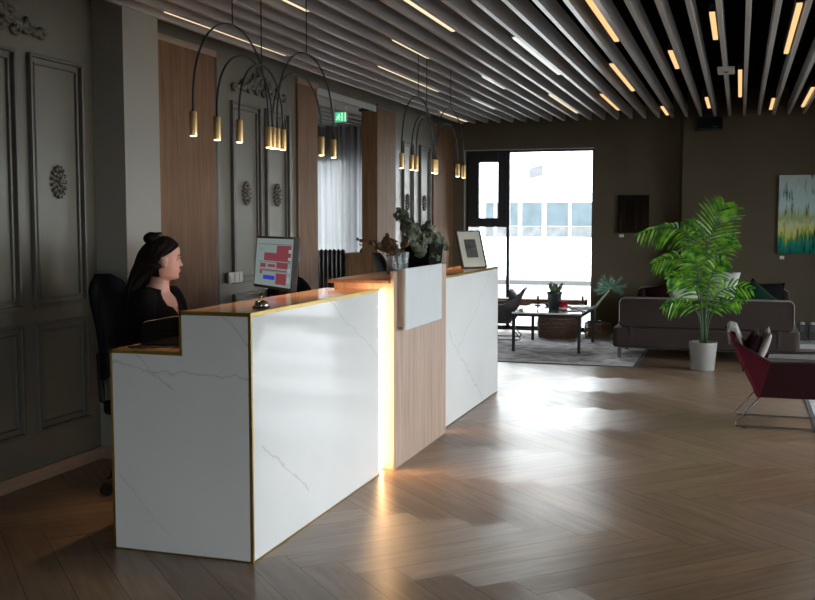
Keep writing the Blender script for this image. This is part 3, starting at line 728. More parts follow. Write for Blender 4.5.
# ------------------------------------------------------------------ office chairs
def office_chair(loc, rot, label, group='office chairs behind the counter'):
    t = thing('office_chair', label, 'office chair', loc, rot, group)
    T = t.matrix_basis.copy()
    def O(name, bm, m, **k):
        bmesh.ops.transform(bm, matrix=T, verts=bm.verts); return obj(name, bm, m, k.pop('parent', t), **k)
    # local: faces +x, seat at 0.52
    bm = B()
    n = 16
    prof = []
    for i in range(15):
        v = i/14; z = 0.62 + 0.58*v
        hw = 0.135 + 0.10*math.sin(min(1, v/0.72)*math.pi/2)
        if v > 0.72: hw = 0.235*math.sqrt(max(0.0, 1-((v-0.72)/0.285)**2))
        prof.append((z, hw, -0.27 - 0.05*v + 0.05*math.sin(v*math.pi)))
    F, K = [], []
    for z, hw, x in prof:
        F.append([bm.verts.new((x + 0.035*(2*j/8-1)**2 + 0.02, hw*(2*j/8-1), z)) for j in range(9)])
        K.append([bm.verts.new((x + 0.035*(2*j/8-1)**2 - 0.02, hw*(2*j/8-1), z)) for j in range(9)])
    for A in (F, K):
        for i in range(14):
            for j in range(8): bm.faces.new((A[i][j], A[i][j+1], A[i+1][j+1], A[i+1][j]))
    for i in range(14):
        for j in (0, 8): bm.faces.new((F[i][j], F[i+1][j], K[i+1][j], K[i][j]))
    for i in (0, 14):
        for j in range(8): bm.faces.new((F[i][j], F[i][j+1], K[i][j+1], K[i][j]))
    O('backrest', bm, M['blackmatt'], smooth=True)
    bm = prism(B(), rrect(-0.22, 0.25, -0.24, 0.24, 0.09), 2, 0.44, 0.51)
    O('seat', bm, M['blackmatt'], bevel=0.02, seg=3)
    O('back_bracket', tube(B(), [(0.0, 0, 0.43), (-0.22, 0, 0.43), (-0.31, 0, 0.48), (-0.325, 0, 0.75)], 0.018, 8), M['black'], smooth=True)
    O('gas_column', lathe(B(), [(0.03, 0.10), (0.03, 0.30), (0.018, 0.30), (0.018, 0.44)], (0, 0, 0), 14), M['chrome'])
    for k in range(5):
        a = 2*math.pi*k/5 + 0.3; c, s = math.cos(a), math.sin(a)
        leg = O('base_leg', tube(B(), [(0.02*c, 0.02*s, 0.12), (0.30*c, 0.30*s, 0.085)], [0.022, 0.014], 8), M['chrome'])
        O('caster', tube(B(), [(0.30*c - 0.02*s, 0.30*s + 0.02*c, 0.032), (0.30*c + 0.02*s, 0.30*s - 0.02*c, 0.032)], 0.030, 14), M['black'], parent=leg)
    return t
office_chair((-3.12, 5.03, 0), R(8), 'black office chair the seated receptionist sits on')
office_chair((-2.92, 6.9, -0.09), R(-15), 'empty black office chair seen right of the computer monitor')
office_chair((-2.98, 9.25, 0), R(30), 'empty black office chair behind the glass vase')

# ------------------------------------------------------------------ the receptionist
def make_person():
    loc = Vector((-3.08, 5.03, 0)); yaw = R(4)
    t = thing('person', 'seated woman with long dark hair in a black V-neck top behind the counter', 'person', tuple(loc), yaw)
    T = t.matrix_basis.copy()
    HC = Vector((0.035, 0.0, 1.285))                         # head centre
    HT = Matrix.Translation(HC) @ Matrix.Rotation(R(34), 4, 'Z') @ Matrix.Rotation(R(3), 4, 'Y')
    def ringloft(bm, rings, capa=True, capb=True):
        rr = [[bm.verts.new(p) for p in r] for r in rings]; n = len(rr[0])
        for a, b in zip(rr, rr[1:]):
            for k in range(n): bm.faces.new((a[k], a[(k+1) % n], b[(k+1) % n], b[k]))
        if capa: bm.faces.new(rr[0][::-1])
        if capb: bm.faces.new(rr[-1])
    def head(bm):
        rings = []; n = 32
        # z, front, back, halfwidth (metres from the head centre)
        prof = [(-0.112, 0.060, 0.030, 0.030), (-0.106, 0.078, 0.036, 0.040), (-0.095, 0.086, 0.045, 0.050), (-0.080, 0.084, 0.058, 0.057), (-0.068, 0.086, 0.066, 0.061), (-0.058, 0.089, 0.072, 0.063),
                (-0.046, 0.087, 0.078, 0.066), (-0.030, 0.086, 0.084, 0.069), (-0.014, 0.085, 0.088, 0.071), (0.002, 0.083, 0.091, 0.073), (0.016, 0.084, 0.094, 0.074), (0.032, 0.089, 0.096, 0.075), (0.052, 0.090, 0.096, 0.074),
                (0.074, 0.083, 0.091, 0.069), (0.092, 0.066, 0.077, 0.058), (0.104, 0.044, 0.056, 0.041), (0.112, 0.015, 0.025, 0.018)]
        for z, fr, bk, hw in prof:
            r = []
            for k in range(n):
                a = 2*math.pi*k/n; c, s = math.cos(a), math.sin(a)
                x = (fr if c > 0 else bk)*(abs(c)**0.92)*(1 if c > 0 else -1); y = hw*s
                # eye sockets
                if c > 0.6 and abs(z-0.006) < 0.02: x -= 0.007*math.exp(-((abs(y)-0.030)/0.014)**2)*math.exp(-((z-0.004)/0.012)**2)
                r.append(HT @ Vector((x, y, z)))
            rings.append(r)
        ringloft(bm, rings)
        def blob(x, y, z, rx, ry, rz, rot=0):
            bmesh.ops.create_uvsphere(bm, u_segments=14, v_segments=10, radius=1, matrix=HT @ Matrix.Translation((x, y, z)) @ Matrix.Rotation(rot, 4, 'Y') @ Matrix.Diagonal((rx, ry, rz, 1)))
        # nose: bridge, tip and nostrils; lips; brow; chin; ears
        blob(0.090, 0, -0.008, 0.010, 0.008, 0.028, R(-22)); blob(0.100, 0, -0.027, 0.011, 0.010, 0.010)
        for s in (-1, 1): blob(0.091, s*0.010, -0.031, 0.009, 0.007, 0.007)
        blob(0.089, 0, -0.053, 0.008, 0.022, 0.006); blob(0.087, 0, -0.064, 0.008, 0.019, 0.006); blob(0.080, 0, -0.093, 0.012, 0.018, 0.013)
        for s in (-1, 1):
            blob(0.082, s*0.028, 0.020, 0.010, 0.018, 0.006)
            blob(-0.004, s*0.074, -0.010, 0.018, 0.008, 0.030, R(12)); blob(-0.010, s*0.079, 0.004, 0.017, 0.006, 0.017); blob(0.0, s*0.076, -0.034, 0.009, 0.006, 0.010)
    bm = B(); head(bm)
    # neck and torso
    def ell(cx, cz, rx, ry, n=28, cy=0, tilt=0.0):
        return [Vector((cx + rx*math.cos(2*math.pi*k/n), cy + ry*math.sin(2*math.pi*k/n), cz + tilt*rx*math.cos(2*math.pi*k/n))) for k in range(n)]
    neck = [ell(0.030, 1.235, 0.052, 0.048), ell(0.018, 1.19, 0.050, 0.048), ell(0.006, 1.15, 0.054, 0.055), ell(-0.005, 1.115, 0.065, 0.085, tilt=-0.25), ell(-0.01, 1.085, 0.085, 0.14, tilt=-0.2)]
    ringloft(bm, neck)
    torso = [(-0.01, 1.10, 0.060, 0.10), (-0.01, 1.075, 0.080, 0.150), (-0.01, 1.04, 0.100, 0.180), (0.0, 0.98, 0.118, 0.180), (0.012, 0.90, 0.130, 0.165), (0.0, 0.80, 0.112, 0.145), (-0.01, 0.70, 0.115, 0.155), (-0.02, 0.60, 0.125, 0.18), (-0.02, 0.53, 0.11, 0.17)]
    ringloft(bm, [ell(cx, z, rx, ry) for cx, z, rx, ry in torso])
    arms = {}
    for s in (-1, 1):
        sh = Vector((-0.005, s*0.175, 1.055)); el = Vector((0.06, s*0.235, 0.80)); wr = Vector((0.30, s*0.17 + 0.02, 0.952)); 
        arms[s] = (sh, el, wr)
        def chain(pts, rad): tube(bm, pts, rad, 12)
        chain([sh + Vector((0, -s*0.05, 0.01)), sh, sh.lerp(el, 0.5), el], [0.050, 0.052, 0.044, 0.038])
        chain([el, el.lerp(wr, 0.35), wr], [0.038, 0.037, 0.025])
        # hand: palm, four unequal fingers and a side thumb, resting on the desk
        d = Vector((0.98, -s*0.12, -0.16)).normalized(); side = Vector((0.1, -s, 0)).normalized()
        pm = wr + d*0.045
        bmesh.ops.create_uvsphere(bm, u_segments=14, v_segments=10, radius=1, matrix=Matrix.Translation(pm) @ d.to_track_quat('X', 'Z').to_matrix().to_4x4() @ Matrix.Diagonal((0.052, 0.040, 0.015, 1)))
        for q, (off, ln) in enumerate(((0.028, 0.062), (0.010, 0.070), (-0.009, 0.066), (-0.027, 0.052))):
            b0 = wr + d*0.075 + side*off
            chain([b0 - d*0.02, b0, b0 + d*ln*0.4 + Vector((0, 0, 0.004)), b0 + d*ln*0.75 + Vector((0, 0, -0.004)), b0 + d*ln + Vector((0, 0, -0.014))], [0.009, 0.009, 0.0085, 0.008, 0.006])
        b0 = wr + d*0.02 + side*0.028
        chain([b0 - side*0.01, b0 + d*0.015 + side*0.018, b0 + d*0.04 + side*0.028, b0 + d*0.06 + side*0.026 + Vector((0, 0, -0.006))], [0.011, 0.011, 0.010, 0.007])
        # legs
        hip = Vector((0.0, s*0.09, 0.59)); kn = Vector((0.40, s*0.11, 0.575)); an = Vector((0.36, s*0.11, 0.10))
        chain([hip, hip.lerp(kn, 0.5), kn], [0.090, 0.075, 0.056]); chain([kn, kn.lerp(an, 0.35), an], [0.054, 0.052, 0.034])
        chain([an + Vector((-0.03, 0, -0.04)), an + Vector((0.06, 0, -0.055)), an + Vector((0.15, 0, -0.072))], [0.034, 0.036, 0.024])
    bmesh.ops.transform(bm, matrix=T, verts=bm.verts)
    body = obj('body', bm, M['skin'], t, smooth=True)
    rm = body.modifiers.new('remesh', 'REMESH'); rm.mode = 'VOXEL'; rm.voxel_size = 0.0055; rm.use_smooth_shade = True
    sm = body.modifiers.new('smooth', 'SMOOTH'); sm.factor = 0.5; sm.iterations = 2
    # eyes and brows, lips
    def feat(name, bm, m):
        bmesh.ops.transform(bm, matrix=T, verts=bm.verts); return obj(name, bm, m, t, smooth=True)
    for s in (-1, 1):
        b_ = B(); bmesh.ops.create_uvsphere(b_, u_segments=12, v_segments=8, radius=1, matrix=HT @ Matrix.Translation((0.0775, s*0.030, 0.004)) @ Matrix.Diagonal((0.008, 0.012, 0.006, 1))); feat('eye', b_, M['paper'])
        b_ = B(); bmesh.ops.create_uvsphere(b_, u_segments=10, v_segments=8, radius=1, matrix=HT @ Matrix.Translation((0.0825, s*0.030, 0.004)) @ Matrix.Diagonal((0.004, 0.005, 0.005, 1))); feat('iris', b_, M['hair'])
        b_ = B(); tube(b_, [HT @ Vector((0.090-0.006*k*k/4, s*(0.016+0.009*k), 0.024+0.001*k)) for k in range(4)], 0.0028, 6); feat('eyebrow', b_, M['hair'])
    b_ = B(); tube(b_, [HT @ Vector((0.0945-0.00025*(k-3)**2*4, (k-3)*0.006, -0.0585)) for k in range(7)], [0.002, 0.004, 0.005, 0.005, 0.005, 0.004, 0.002], 6)
    feat('lips', b_, plain('lips', (0.42, 0.12, 0.11), 0.4))
    # hair: cap hugging the skull, bun high at the back, long lengths down the back
    bm = B()
    n = 36; rings = []
    prof = [(-0.02, 0.3), (0.02, 0.62), (0.05, 0.86), (0.07, 0.97), (0.09, 1.0), (0.105, 1.0), (0.118, 1.0), (0.124, 1.0)]
    def skull(z):
        tb = [(-0.112, 0.06, 0.03, 0.03), (-0.06, 0.089, 0.075, 0.064), (0.0, 0.085, 0.092, 0.074), (0.05, 0.09, 0.098, 0.076), (0.074, 0.083, 0.093, 0.071), (0.092, 0.066, 0.079, 0.060), (0.104, 0.046, 0.060, 0.046), (0.116, 0.03, 0.04, 0.03), (0.126, 0.006, 0.006, 0.006)]
        for a, b in zip(tb, tb[1:]):
            if a[0] <= z <= b[0]:
                k = (z-a[0])/(b[0]-a[0]); return [a[i]+(b[i]-a[i])*k for i in (1, 2, 3)]
        return tb[-1][1:]
    zs = [0.126, 0.116, 0.104, 0.090, 0.074, 0.058, 0.040, 0.022, 0.004, -0.014, -0.034, -0.056, -0.078, -0.098]
    for z in zs:
        fr, bk, hw = skull(z); r = []
        # hairline: the front limit angle at this height
        lim = 180 if z > 0.095 else {0.090: 165, 0.074: 138, 0.058: 118, 0.040: 104, 0.022: 90, 0.004: 78, -0.014: 71, -0.034: 70, -0.056: 72, -0.078: 70, -0.098: 66}.get(z, 72)
        for k in range(n+1):
            a = math.pi + R(lim)*(2*k/n-1); c, s = math.cos(a), math.sin(a)
            o = 0.011 + 0.004*math.sin(k*1.7+z*60)
            x = ((fr if c > 0 else bk)+o)*(abs(c)**0.92)*(1 if c > 0 else -1); y = (hw+o)*s
            r.append(bm.verts.new(HT @ Vector((x, y, z + (0.004 if z > 0.1 else 0)))))
        rings.append(r)
    for a, b in zip(rings, rings[1:]):
        for k in range(n): bm.faces.new((a[k], a[k+1], b[k+1], b[k]))
    cap = bm
    def clump(pts, rad, m=10): tube(cap, pts, rad, m)
    hb = HT @ Vector((-0.055, 0.0, 0.115))
    bmesh.ops.create_uvsphere(cap, u_segments=14, v_segments=10, radius=1, matrix=HT @ Matrix.Translation((-0.064, -0.005, 0.112)) @ Matrix.Diagonal((0.050, 0.046, 0.036, 1)))
    r2 = random.Random(3)
    for k in range(46):                               # long lengths from the crown down the back
        a = -1.25 + 2.5*k/45
        st = HT @ Vector((-0.085*math.cos(a)+0.0, 0.075*math.sin(a), 0.07 - 0.10*abs(math.sin(a)) + r2.uniform(-0.02, 0.02)))
        mid = Vector((-0.135 - 0.03*math.cos(a) + r2.uniform(-0.01, 0.01), 0.095*math.sin(a)-0.01, 1.27 + r2.uniform(-0.02, 0.02)))
        en = Vector((-0.125 + 0.01*math.cos(a) + r2.uniform(-0.015, 0.01), 0.105*math.sin(a)-0.015, 1.00 + r2.uniform(-0.06, 0.05)))
        pts = []
        for i in range(9):
            u = i/8; pts.append(st*(1-u)**2 + mid*2*u*(1-u)*1.0 + en*u*u)
        clump(pts, [0.011, 0.015, 0.017, 0.017, 0.016, 0.015, 0.013, 0.010, 0.003], 7)
    for k in range(30):                               # inner layer that closes the lengths against the neck
        a = -1.35 + 2.7*k/29
        st = HT @ Vector((-0.075*math.cos(a), 0.07*math.sin(a), 0.02 - 0.05*abs(math.sin(a))))
        mid = Vector((-0.10 - 0.02*math.cos(a), 0.085*math.sin(a)-0.005, 1.19)); en = Vector((-0.13, 0.10*math.sin(a)-0.015, 1.00 + r2.uniform(-0.04, 0.05)))
        clump([st*(1-u)**2 + mid*2*u*(1-u) + en*u*u for u in [i/8 for i in range(9)]], [0.014, 0.018, 0.020, 0.020, 0.019, 0.018, 0.015, 0.012, 0.004], 7)
    for k in range(26):                               # loose strands at the bun
        a = r2.uniform(0, 6.28); st = HT @ Vector((-0.05, -0.01, 0.13))
        clump([st, st + Vector((0.02*math.cos(a), 0.02*math.sin(a), 0.014)), st + Vector((0.038*math.cos(a), 0.038*math.sin(a), r2.uniform(-0.004, 0.022)))], [0.007, 0.005, 0.001], 5)
    bmesh.ops.transform(bm, matrix=T, verts=bm.verts)
    obj('hair', bm, M['hair'], t, smooth=True)
    # black top with a V neckline
    bm = B(); n = 48; rings = []
    tp = [(1.135, -0.012, 0.070, 0.075), (1.118, -0.012, 0.080, 0.125), (1.095, -0.012, 0.092, 0.168), (1.06, -0.010, 0.106, 0.196), (1.02, -0.006, 0.118, 0.200), (0.96, 0.008, 0.137, 0.196), (0.90, 0.014, 0.147, 0.186), (0.82, 0.004, 0.130, 0.166), (0.72, -0.01, 0.130, 0.172), (0.62, -0.02, 0.140, 0.196), (0.56, -0.02, 0.13, 0.19)]
    for z, cx, rx, ry in tp:
        # V opening: half angle at front shrinks with depth
        op = max(0.0, 38*((z-0.975)/(1.135-0.975)))
        r = []
        for k in range(n+1):
            a = R(op) + (2*math.pi-2*R(op))*k/n
            r.append(bm.verts.new((cx + rx*math.cos(a), ry*math.sin(a), z - 0.25*max(0, rx*math.cos(a))*(z > 1.03))))
        rings.append(r)
    for a, b in zip(rings, rings[1:]):
        for k in range(n): bm.faces.new((a[k], a[k+1], b[k+1], b[k]))
    for s in (-1, 1):
        sh, el, wr = arms[s]
        tube(bm, [sh + Vector((0, -s*0.085, 0.012)), sh + Vector((0, -s*0.02, 0.008)), sh.lerp(el, 0.12), sh.lerp(el, 0.5), el + Vector((0, 0, -0.01)), el.lerp(wr, 0.12), el.lerp(wr, 0.5), wr], [0.058, 0.072, 0.070, 0.056, 0.052, 0.050, 0.044, 0.034], 14)
    bmesh.ops.transform(bm, matrix=T, verts=bm.verts)
    o = obj('black_top', bm, M['top_cloth'], t, smooth=True)
    so = o.modifiers.new('thick', 'SOLIDIFY'); so.thickness = 0.004
    bm = B()
    for s in (-1, 1):
        hip = Vector((0.0, s*0.09, 0.59)); kn = Vector((0.40, s*0.11, 0.575)); an = Vector((0.36, s*0.11, 0.10))
        tube(bm, [hip + Vector((-0.05, 0, 0)), hip.lerp(kn, 0.5), kn + Vector((0.01, 0, 0)), kn.lerp(an, 0.3), an + Vector((0, 0, 0.03))], [0.102, 0.086, 0.068, 0.062, 0.048], 14)
    bmesh.ops.transform(bm, matrix=T, verts=bm.verts)
    obj('black_trousers', bm, M['top_cloth'], t, smooth=True)
    for s in (-1, 1):
        an = Vector((0.36, s*0.11, 0.10)); b_ = B()
        tube(b_, [an + Vector((-0.05, 0, -0.045)), an + Vector((0.0, 0, -0.05)), an + Vector((0.08, 0, -0.06)), an + Vector((0.17, 0, -0.07))], [0.038, 0.044, 0.042, 0.026], 12)
        bmesh.ops.transform(b_, matrix=T, verts=b_.verts); obj('shoe', b_, M['black'], t, smooth=True)
make_person()

# ------------------------------------------------------------------ items on the counter
def leaf_disc(bm, p, nrm, r, elong=1.15, n=8):
    nrm = Vector(nrm).normalized(); a = nrm.orthogonal().normalized(); b = nrm.cross(a)
    ph = rnd.random()*6.28
    c = bm.verts.new(Vector(p) + nrm*r*0.12)
    vs = []
    for k in range(n):
        t_ = 2*math.pi*k/n
        vs.append(bm.verts.new(Vector(p) + (a*math.cos(t_+ph)*r + b*math.sin(t_+ph)*r*elong)))
    for k in range(n): bm.faces.new((c, vs[k], vs[(k+1) % n]))
def sprig(bm_leaf, bm_stem, pts, r0, every, spread, rl, seed=0, t0=0.2):
    rr = random.Random(seed); P = [Vector(p) for p in pts]
    # Catmull-like sampling of the polyline
    S = []
    for i in range(len(P)-1):
        for k in range(8): S.append(P[i].lerp(P[i+1], k/8))
    S.append(P[-1])
    for _ in range(3): S = [S[0]] + [(S[i-1]+S[i]*2+S[i+1])/4 for i in range(1, len(S)-1)] + [S[-1]]
    tube(bm_stem, S, [r0*(1-0.7*i/len(S)) for i in range(len(S))], 5)
    Ln = sum((S[i+1]-S[i]).length for i in range(len(S)-1)); nn = int(Ln/every)
    for i in range(nn):
        u = t0 + (1-t0)*i/max(1, nn-1); q = S[min(len(S)-1, int(u*(len(S)-1)))]
        for s in range(2):
            d = Vector((rr.gauss(0, 1), rr.gauss(0, 1), rr.gauss(0, 0.8))).normalized()
            leaf_disc(bm_leaf, q + d*spread*rr.uniform(0.5, 1), (d + Vector((0, -0.5, 0.3))*0.6 + Vector((rr.gauss(0, .4), rr.gauss(0, .4), rr.gauss(0, .4)))), rl*rr.uniform(0.65, 1.15))
# vase with dried branches
vc = (-2.13, 6.40, 1.146)
t = thing('glass_vase', 'clear ribbed glass vase on the raised oak counter section', 'vase', vc)
bm = B(); n = 32
pr = [(0.0, 0.0), (0.062, 0.0), (0.067, 0.006), (0.069, 0.10), (0.074, 0.148), (0.070, 0.148), (0.064, 0.10), (0.060, 0.014), (0.0, 0.014)]
rings = []
for r, z in pr:
    rings.append([bm.verts.new((vc[0]+(r*(1+0.05*(k % 2)))*math.cos(2*math.pi*k/n), vc[1]+(r*(1+0.05*(k % 2)))*math.sin(2*math.pi*k/n), vc[2]+z)) for k in range(n)] if r > 0 else [bm.verts.new((vc[0], vc[1], vc[2]+z))])
for a, b in zip(rings, rings[1:]):
    for k in range(n):
        if len(a) == 1: bm.faces.new((a[0], b[k], b[(k+1) % n]))
        elif len(b) == 1: bm.faces.new((a[k], a[(k+1) % n], b[0]))
        else: bm.faces.new((a[k], a[(k+1) % n], b[(k+1) % n], b[k]))
obj('glass_body', bm, M['vase2'], t)
obj('water', lathe(B(), [(0, 0.016), (0.047, 0.016), (0.050, 0.07), (0, 0.07)], vc, 24), M['vase2'], t)
t = thing('branch_bouquet', 'dried reddish-brown leafy branches leaning left out of the glass vase', 'branches', (vc[0], vc[1], vc[2]+0.02))
bl, bs = B(), B()
Z0 = vc[2]+0.03
for i, (dx_, dy_, z_, n_) in enumerate(((-0.02, -0.62, 1.38, 0.055), (0.02, -0.34, 1.37, 0.035), (0.0, -0.22, 1.35, 0.03), (-0.03, -0.10, 1.39, 0.03), (0.04, 0.02, 1.37, 0.03), (0.0, -0.30, 1.31, 0.03))):
    sprig(bl, bs, [(vc[0], vc[1]+0.02, Z0), (vc[0]+dx_*0.3, vc[1]-0.03, Z0+0.11), (vc[0]+dx_, vc[1]+dy_*0.45, 1.34+0.02*(i % 2)), (vc[0]+dx_*1.5, vc[1]+dy_, z_)], 0.0028, n_*0.35, 0.026, 0.014, seed=i, t0=0.4); obj('twig', bs, M['twig'], t); bs = B()
obj('foliage', bl, M['dry'], t)['kind'] = 'stuff'
bs.free()
# black planter with eucalyptus
pc = (-2.14, 6.95, 1.146)
t = thing('potted_plant', 'tall eucalyptus in a black square planter behind the white plate', 'plant', pc)
bm = B()
def taper_box(bm, cx, cy, z0, z1, a0, b0, a1, b1, th=0.008):
    o0 = [(cx+sx*a0, cy+sy*b0, z0) for sx, sy in ((-1,-1),(1,-1),(1,1),(-1,1))]; o1 = [(cx+sx*a1, cy+sy*b1, z1) for sx, sy in ((-1,-1),(1,-1),(1,1),(-1,1))]
    i1 = [(cx+sx*(a1-th), cy+sy*(b1-th), z1) for sx, sy in ((-1,-1),(1,-1),(1,1),(-1,1))]; i0 = [(cx+sx*(a0-th), cy+sy*(b0-th), z0+th) for sx, sy in ((-1,-1),(1,-1),(1,1),(-1,1))]
    L_ = [[bm.verts.new(p) for p in q] for q in (o0, o1, i1, i0)]
    bm.faces.new(L_[0]); bm.faces.new(L_[3])
    for a, b in zip(L_, L_[1:]):
        for k in range(4): bm.faces.new((a[k], a[(k+1) % 4], b[(k+1) % 4], b[k]))
pc = (-2.17, 6.99, 1.146)
# planter stands on the far counter top beside the shelf
taper_box(bm, -2.20, 7.19, 1.10, 1.335, 0.09, 0.15, 0.11, 0.18)
obj('planter', bm, M['pitch'], t)
obj('soil', bxo(-2.29, -2.11, 7.04, 7.34, 1.27, 1.29), M['soil'], t)
bl, bs = B(), B()
base = Vector((-2.19, 7.15, 1.28))
tips = [(-0.02, -0.48, 1.56, 0.034), (0.0, -0.44, 1.50, 0.032), (0.03, -0.28, 1.44, 0.03), (-0.02, -0.16, 1.46, 0.03), (0.02, 0.0, 1.46, 0.03), (0.0, 0.18, 1.45, 0.03), (0.0, 0.34, 1.38, 0.03), (0.04, 0.42, 1.31, 0.05),
        (0.07, -0.40, 1.32, 0.028), (0.07, -0.28, 1.27, 0.026), (0.08, -0.18, 1.36, 0.026), (0.09, -0.10, 1.24, 0.026), (0.09, 0.02, 1.32, 0.026), (0.09, 0.10, 1.22, 0.026), (0.09, 0.2, 1.34, 0.028), (0.05, -0.5, 1.40, 0.03), (0.03, -0.52, 1.47, 0.03), (0.06, -0.06, 1.40, 0.026), (0.08, -0.30, 1.36, 0.026)]
for i, (a, b, z, e) in enumerate(tips):
    tip = Vector((base.x+a, base.y+b, z))
    m1 = base.lerp(tip, 0.5) + Vector((0, 0, 0.05))
    sprig(bl, bs, [base + Vector((a*0.2, b*0.2, 0)), m1, tip], 0.003, e*0.36, 0.042, 0.022, seed=50+i, t0=0.3); obj('stem', bs, M['twig'], t); bs = B()
obj('foliage', bl, M['euc'], t)['kind'] = 'stuff'
bs.free()
# photo frame leaning on its strut
fy0, fy1 = 7.86, 8.10
t = thing('picture_frame', 'small framed picture on a strut standing on the far counter end', 'picture frame', (-2.12, 8.45, 1.1), 0)
# local frame: x across, z up, -y out of the face; leaned back, turned to the room
def FT(bm):
    T = Matrix.Translation((-2.115, 8.45, 1.104)) @ Matrix.Rotation(R(57), 4, 'Z') @ Matrix.Rotation(R(-17), 4, 'X') @ Matrix.Rotation(R(0), 4, 'Y')
    bmesh.ops.transform(bm, matrix=T, verts=bm.verts); return bm
fw, fh = 0.275, 0.325
bm = B(); b_ = 0.008
box(bm, -fw/2, fw/2, 0, 0.022, 0, b_); box(bm, -fw/2, fw/2, 0, 0.022, fh-b_, fh); box(bm, -fw/2, -fw/2+b_, 0, 0.022, b_, fh-b_); box(bm, fw/2-b_, fw/2, 0, 0.022, b_, fh-b_); box(bm, -fw/2+b_, fw/2-b_, 0.014, 0.02, b_, fh-b_)
obj('frame', FT(bm), M['black'], t)
obj('mat_board', FT(bxo(-fw/2+b_, fw/2-b_, 0.010, 0.0135, b_, fh-b_)), M['cream'], t)
obj('print', FT(bxo(-0.065, 0.065, 0.008, 0.0098, 0.09, 0.25)), M['printm'], t)
obj('glazing', FT(bxo(-fw/2+b_, fw/2-b_, 0.004, 0.006, b_, fh-b_)), M['glass'], t)
bm = prism(B(), [(0.023, 0.24), (0.12, 0.037), (0.16, 0.049), (0.04, 0.24)], 0, -0.02, 0.02)
obj('strut', FT(bm), M['black'], t)

# ------------------------------------------------------------------ wall things on the left
t = thing('light_switch', 'white triple light switch on the grey panelled wall', 'switch', (XW+0.035, 7.33, 1.05))
obj('switch_plate', bxo(XW+0.03, XW+0.045, 7.21, 7.44, 1.01, 1.095), M['plastic'], t, bevel=0.004)
for k in range(3): obj('rocker', bxo(XW+0.045, XW+0.051, 7.222+0.075*k, 7.282+0.075*k, 1.022, 1.083), M['plastic'], t, bevel=0.002)
# exit sign in the opening
t = thing('exit_sign', 'green illuminated running-figure exit sign hanging in the side room', 'exit sign', (-4.03, 10.2, 2.6))
obj('housing', bxo(-4.10, -3.955, 10.2, 10.23, 2.53, 2.64), M['white'], t, bevel=0.003)
obj('green_face', bxo(-4.083, -3.962, 10.197, 10.2, 2.538, 2.632), M['green_sign'], t)
bm = B()
def fig(bm, ox, oz, s, y=10.1945):
    P = lambda u, v: (ox+u*s, y, oz+v*s)
    bmesh.ops.create_uvsphere(bm, u_segments=8, v_segments=6, radius=0.13*s, matrix=Matrix.Translation(P(0.12, 0.85)))
    for a, b, r in (((0.05, 0.68), (-0.05, 0.35), 0.09), ((-0.05, 0.38), (0.22, 0.22), 0.06), ((0.22, 0.22), (0.15, 0.0), 0.05), ((-0.05, 0.36), (-0.2, 0.18), 0.06), ((-0.2, 0.18), (-0.4, 0.12), 0.05), ((0.05, 0.64), (0.25, 0.5), 0.045), ((0.25, 0.5), (0.38, 0.58), 0.04), ((0.03, 0.64), (-0.22, 0.6), 0.045), ((-0.22, 0.6), (-0.28, 0.42), 0.04)):
        tube(bm, [P(*a), P(*b)], r*s, 6)
fig(bm, -4.045, 2.548, 0.07)
box(bm, -4.008, -4.000, 10.194, 10.1965, 2.538, 2.632); box(bm, -3.972, -3.964, 10.194, 10.1965, 2.538, 2.632)
obj('pictogram', bm, M['white_sign'], t)
pts = [(-4.09, 10.215, 2.64), (-4.09, 10.215, 2.70), (-4.07, 10.215, 2.735), (-4.03, 10.215, 2.75), (-3.99, 10.215, 2.735), (-3.965, 10.215, 2.70), (-3.965, 10.215, 2.64)]
obj('hanger', tube(B(), pts, 0.004, 6), M['chrome'], t, smooth=True)
# curtains in the side room
def curtain(x0, x1, z0, z1, y, nf, name, lab, seed):
    bm = B(); n = nf*10; rr = random.Random(seed); rows = 6; G = []
    for j in range(rows+1):
        z = z0 + (z1-z0)*j/rows; row = []
        for i in range(n+1):
            u = i/n; row.append(bm.verts.new((x0+(x1-x0)*u, y + 0.035*math.sin(2*math.pi*nf*u + 0.5*math.sin(7*u+j*0.3)) + 0.012*math.sin(2*math.pi*nf*2.3*u+seed), z)))
        G.append(row)
    for j in range(rows):
        for i in range(n): bm.faces.new((G[j][i], G[j][i+1], G[j+1][i+1], G[j+1][i]))
    o = obj(name, bm, M['sheer'], None, smooth=True); return tag(o, lab, 'curtain', 'sheer curtains in the side room')
curtain(-6.9, -5.38, 0.12, 2.92, 13.72, 13, 'sheer_curtain', 'sheer grey curtain before the bright left window of the side room', 1)
curtain(-5.36, -4.05, 0.12, 2.92, 13.62, 13, 'sheer_curtain', 'denser grey sheer curtain next to the oak column in the side room', 2)
# fluted black radiator and low oak cabinet beyond the opening
t = thing('radiator', 'black tubular radiator standing in the side room opening', 'radiator', (-4.72, 11.5, 0))
for k in range(8):
    x = -4.90+0.055*k
    obj('tube_section', tube(B(), [(x, 11.46, 0.08), (x, 11.46, 1.10), (x, 11.475, 1.13), (x, 11.50, 1.14), (x, 11.525, 1.13), (x, 11.54, 1.10), (x, 11.54, 0.08)], 0.019, 8), M['black'], t, smooth=True)
obj('header_rail', box(box(B(), -4.92, -4.49, 11.44, 11.56, 0.10, 0.16), -4.92, -4.49, 11.48, 11.52, 0.95, 1.0), M['black'], t)
for x in (-4.88, -4.52): obj('foot', bxo(x-0.02, x+0.02, 11.45, 11.55, 0, 0.1), M['black'], t)
t = thing('low_cabinet', 'low brown oak cabinet right of the black radiator', 'cabinet', (-4.2, 11.7, 0))
obj('body', bxo(-4.46, -4.0, 11.45, 12.0, 0.0, 1.09), M['walnut'], t); obj('top_board', bxo(-4.47, -3.985, 11.44, 12.01, 1.09, 1.115), M['walnut'], t)
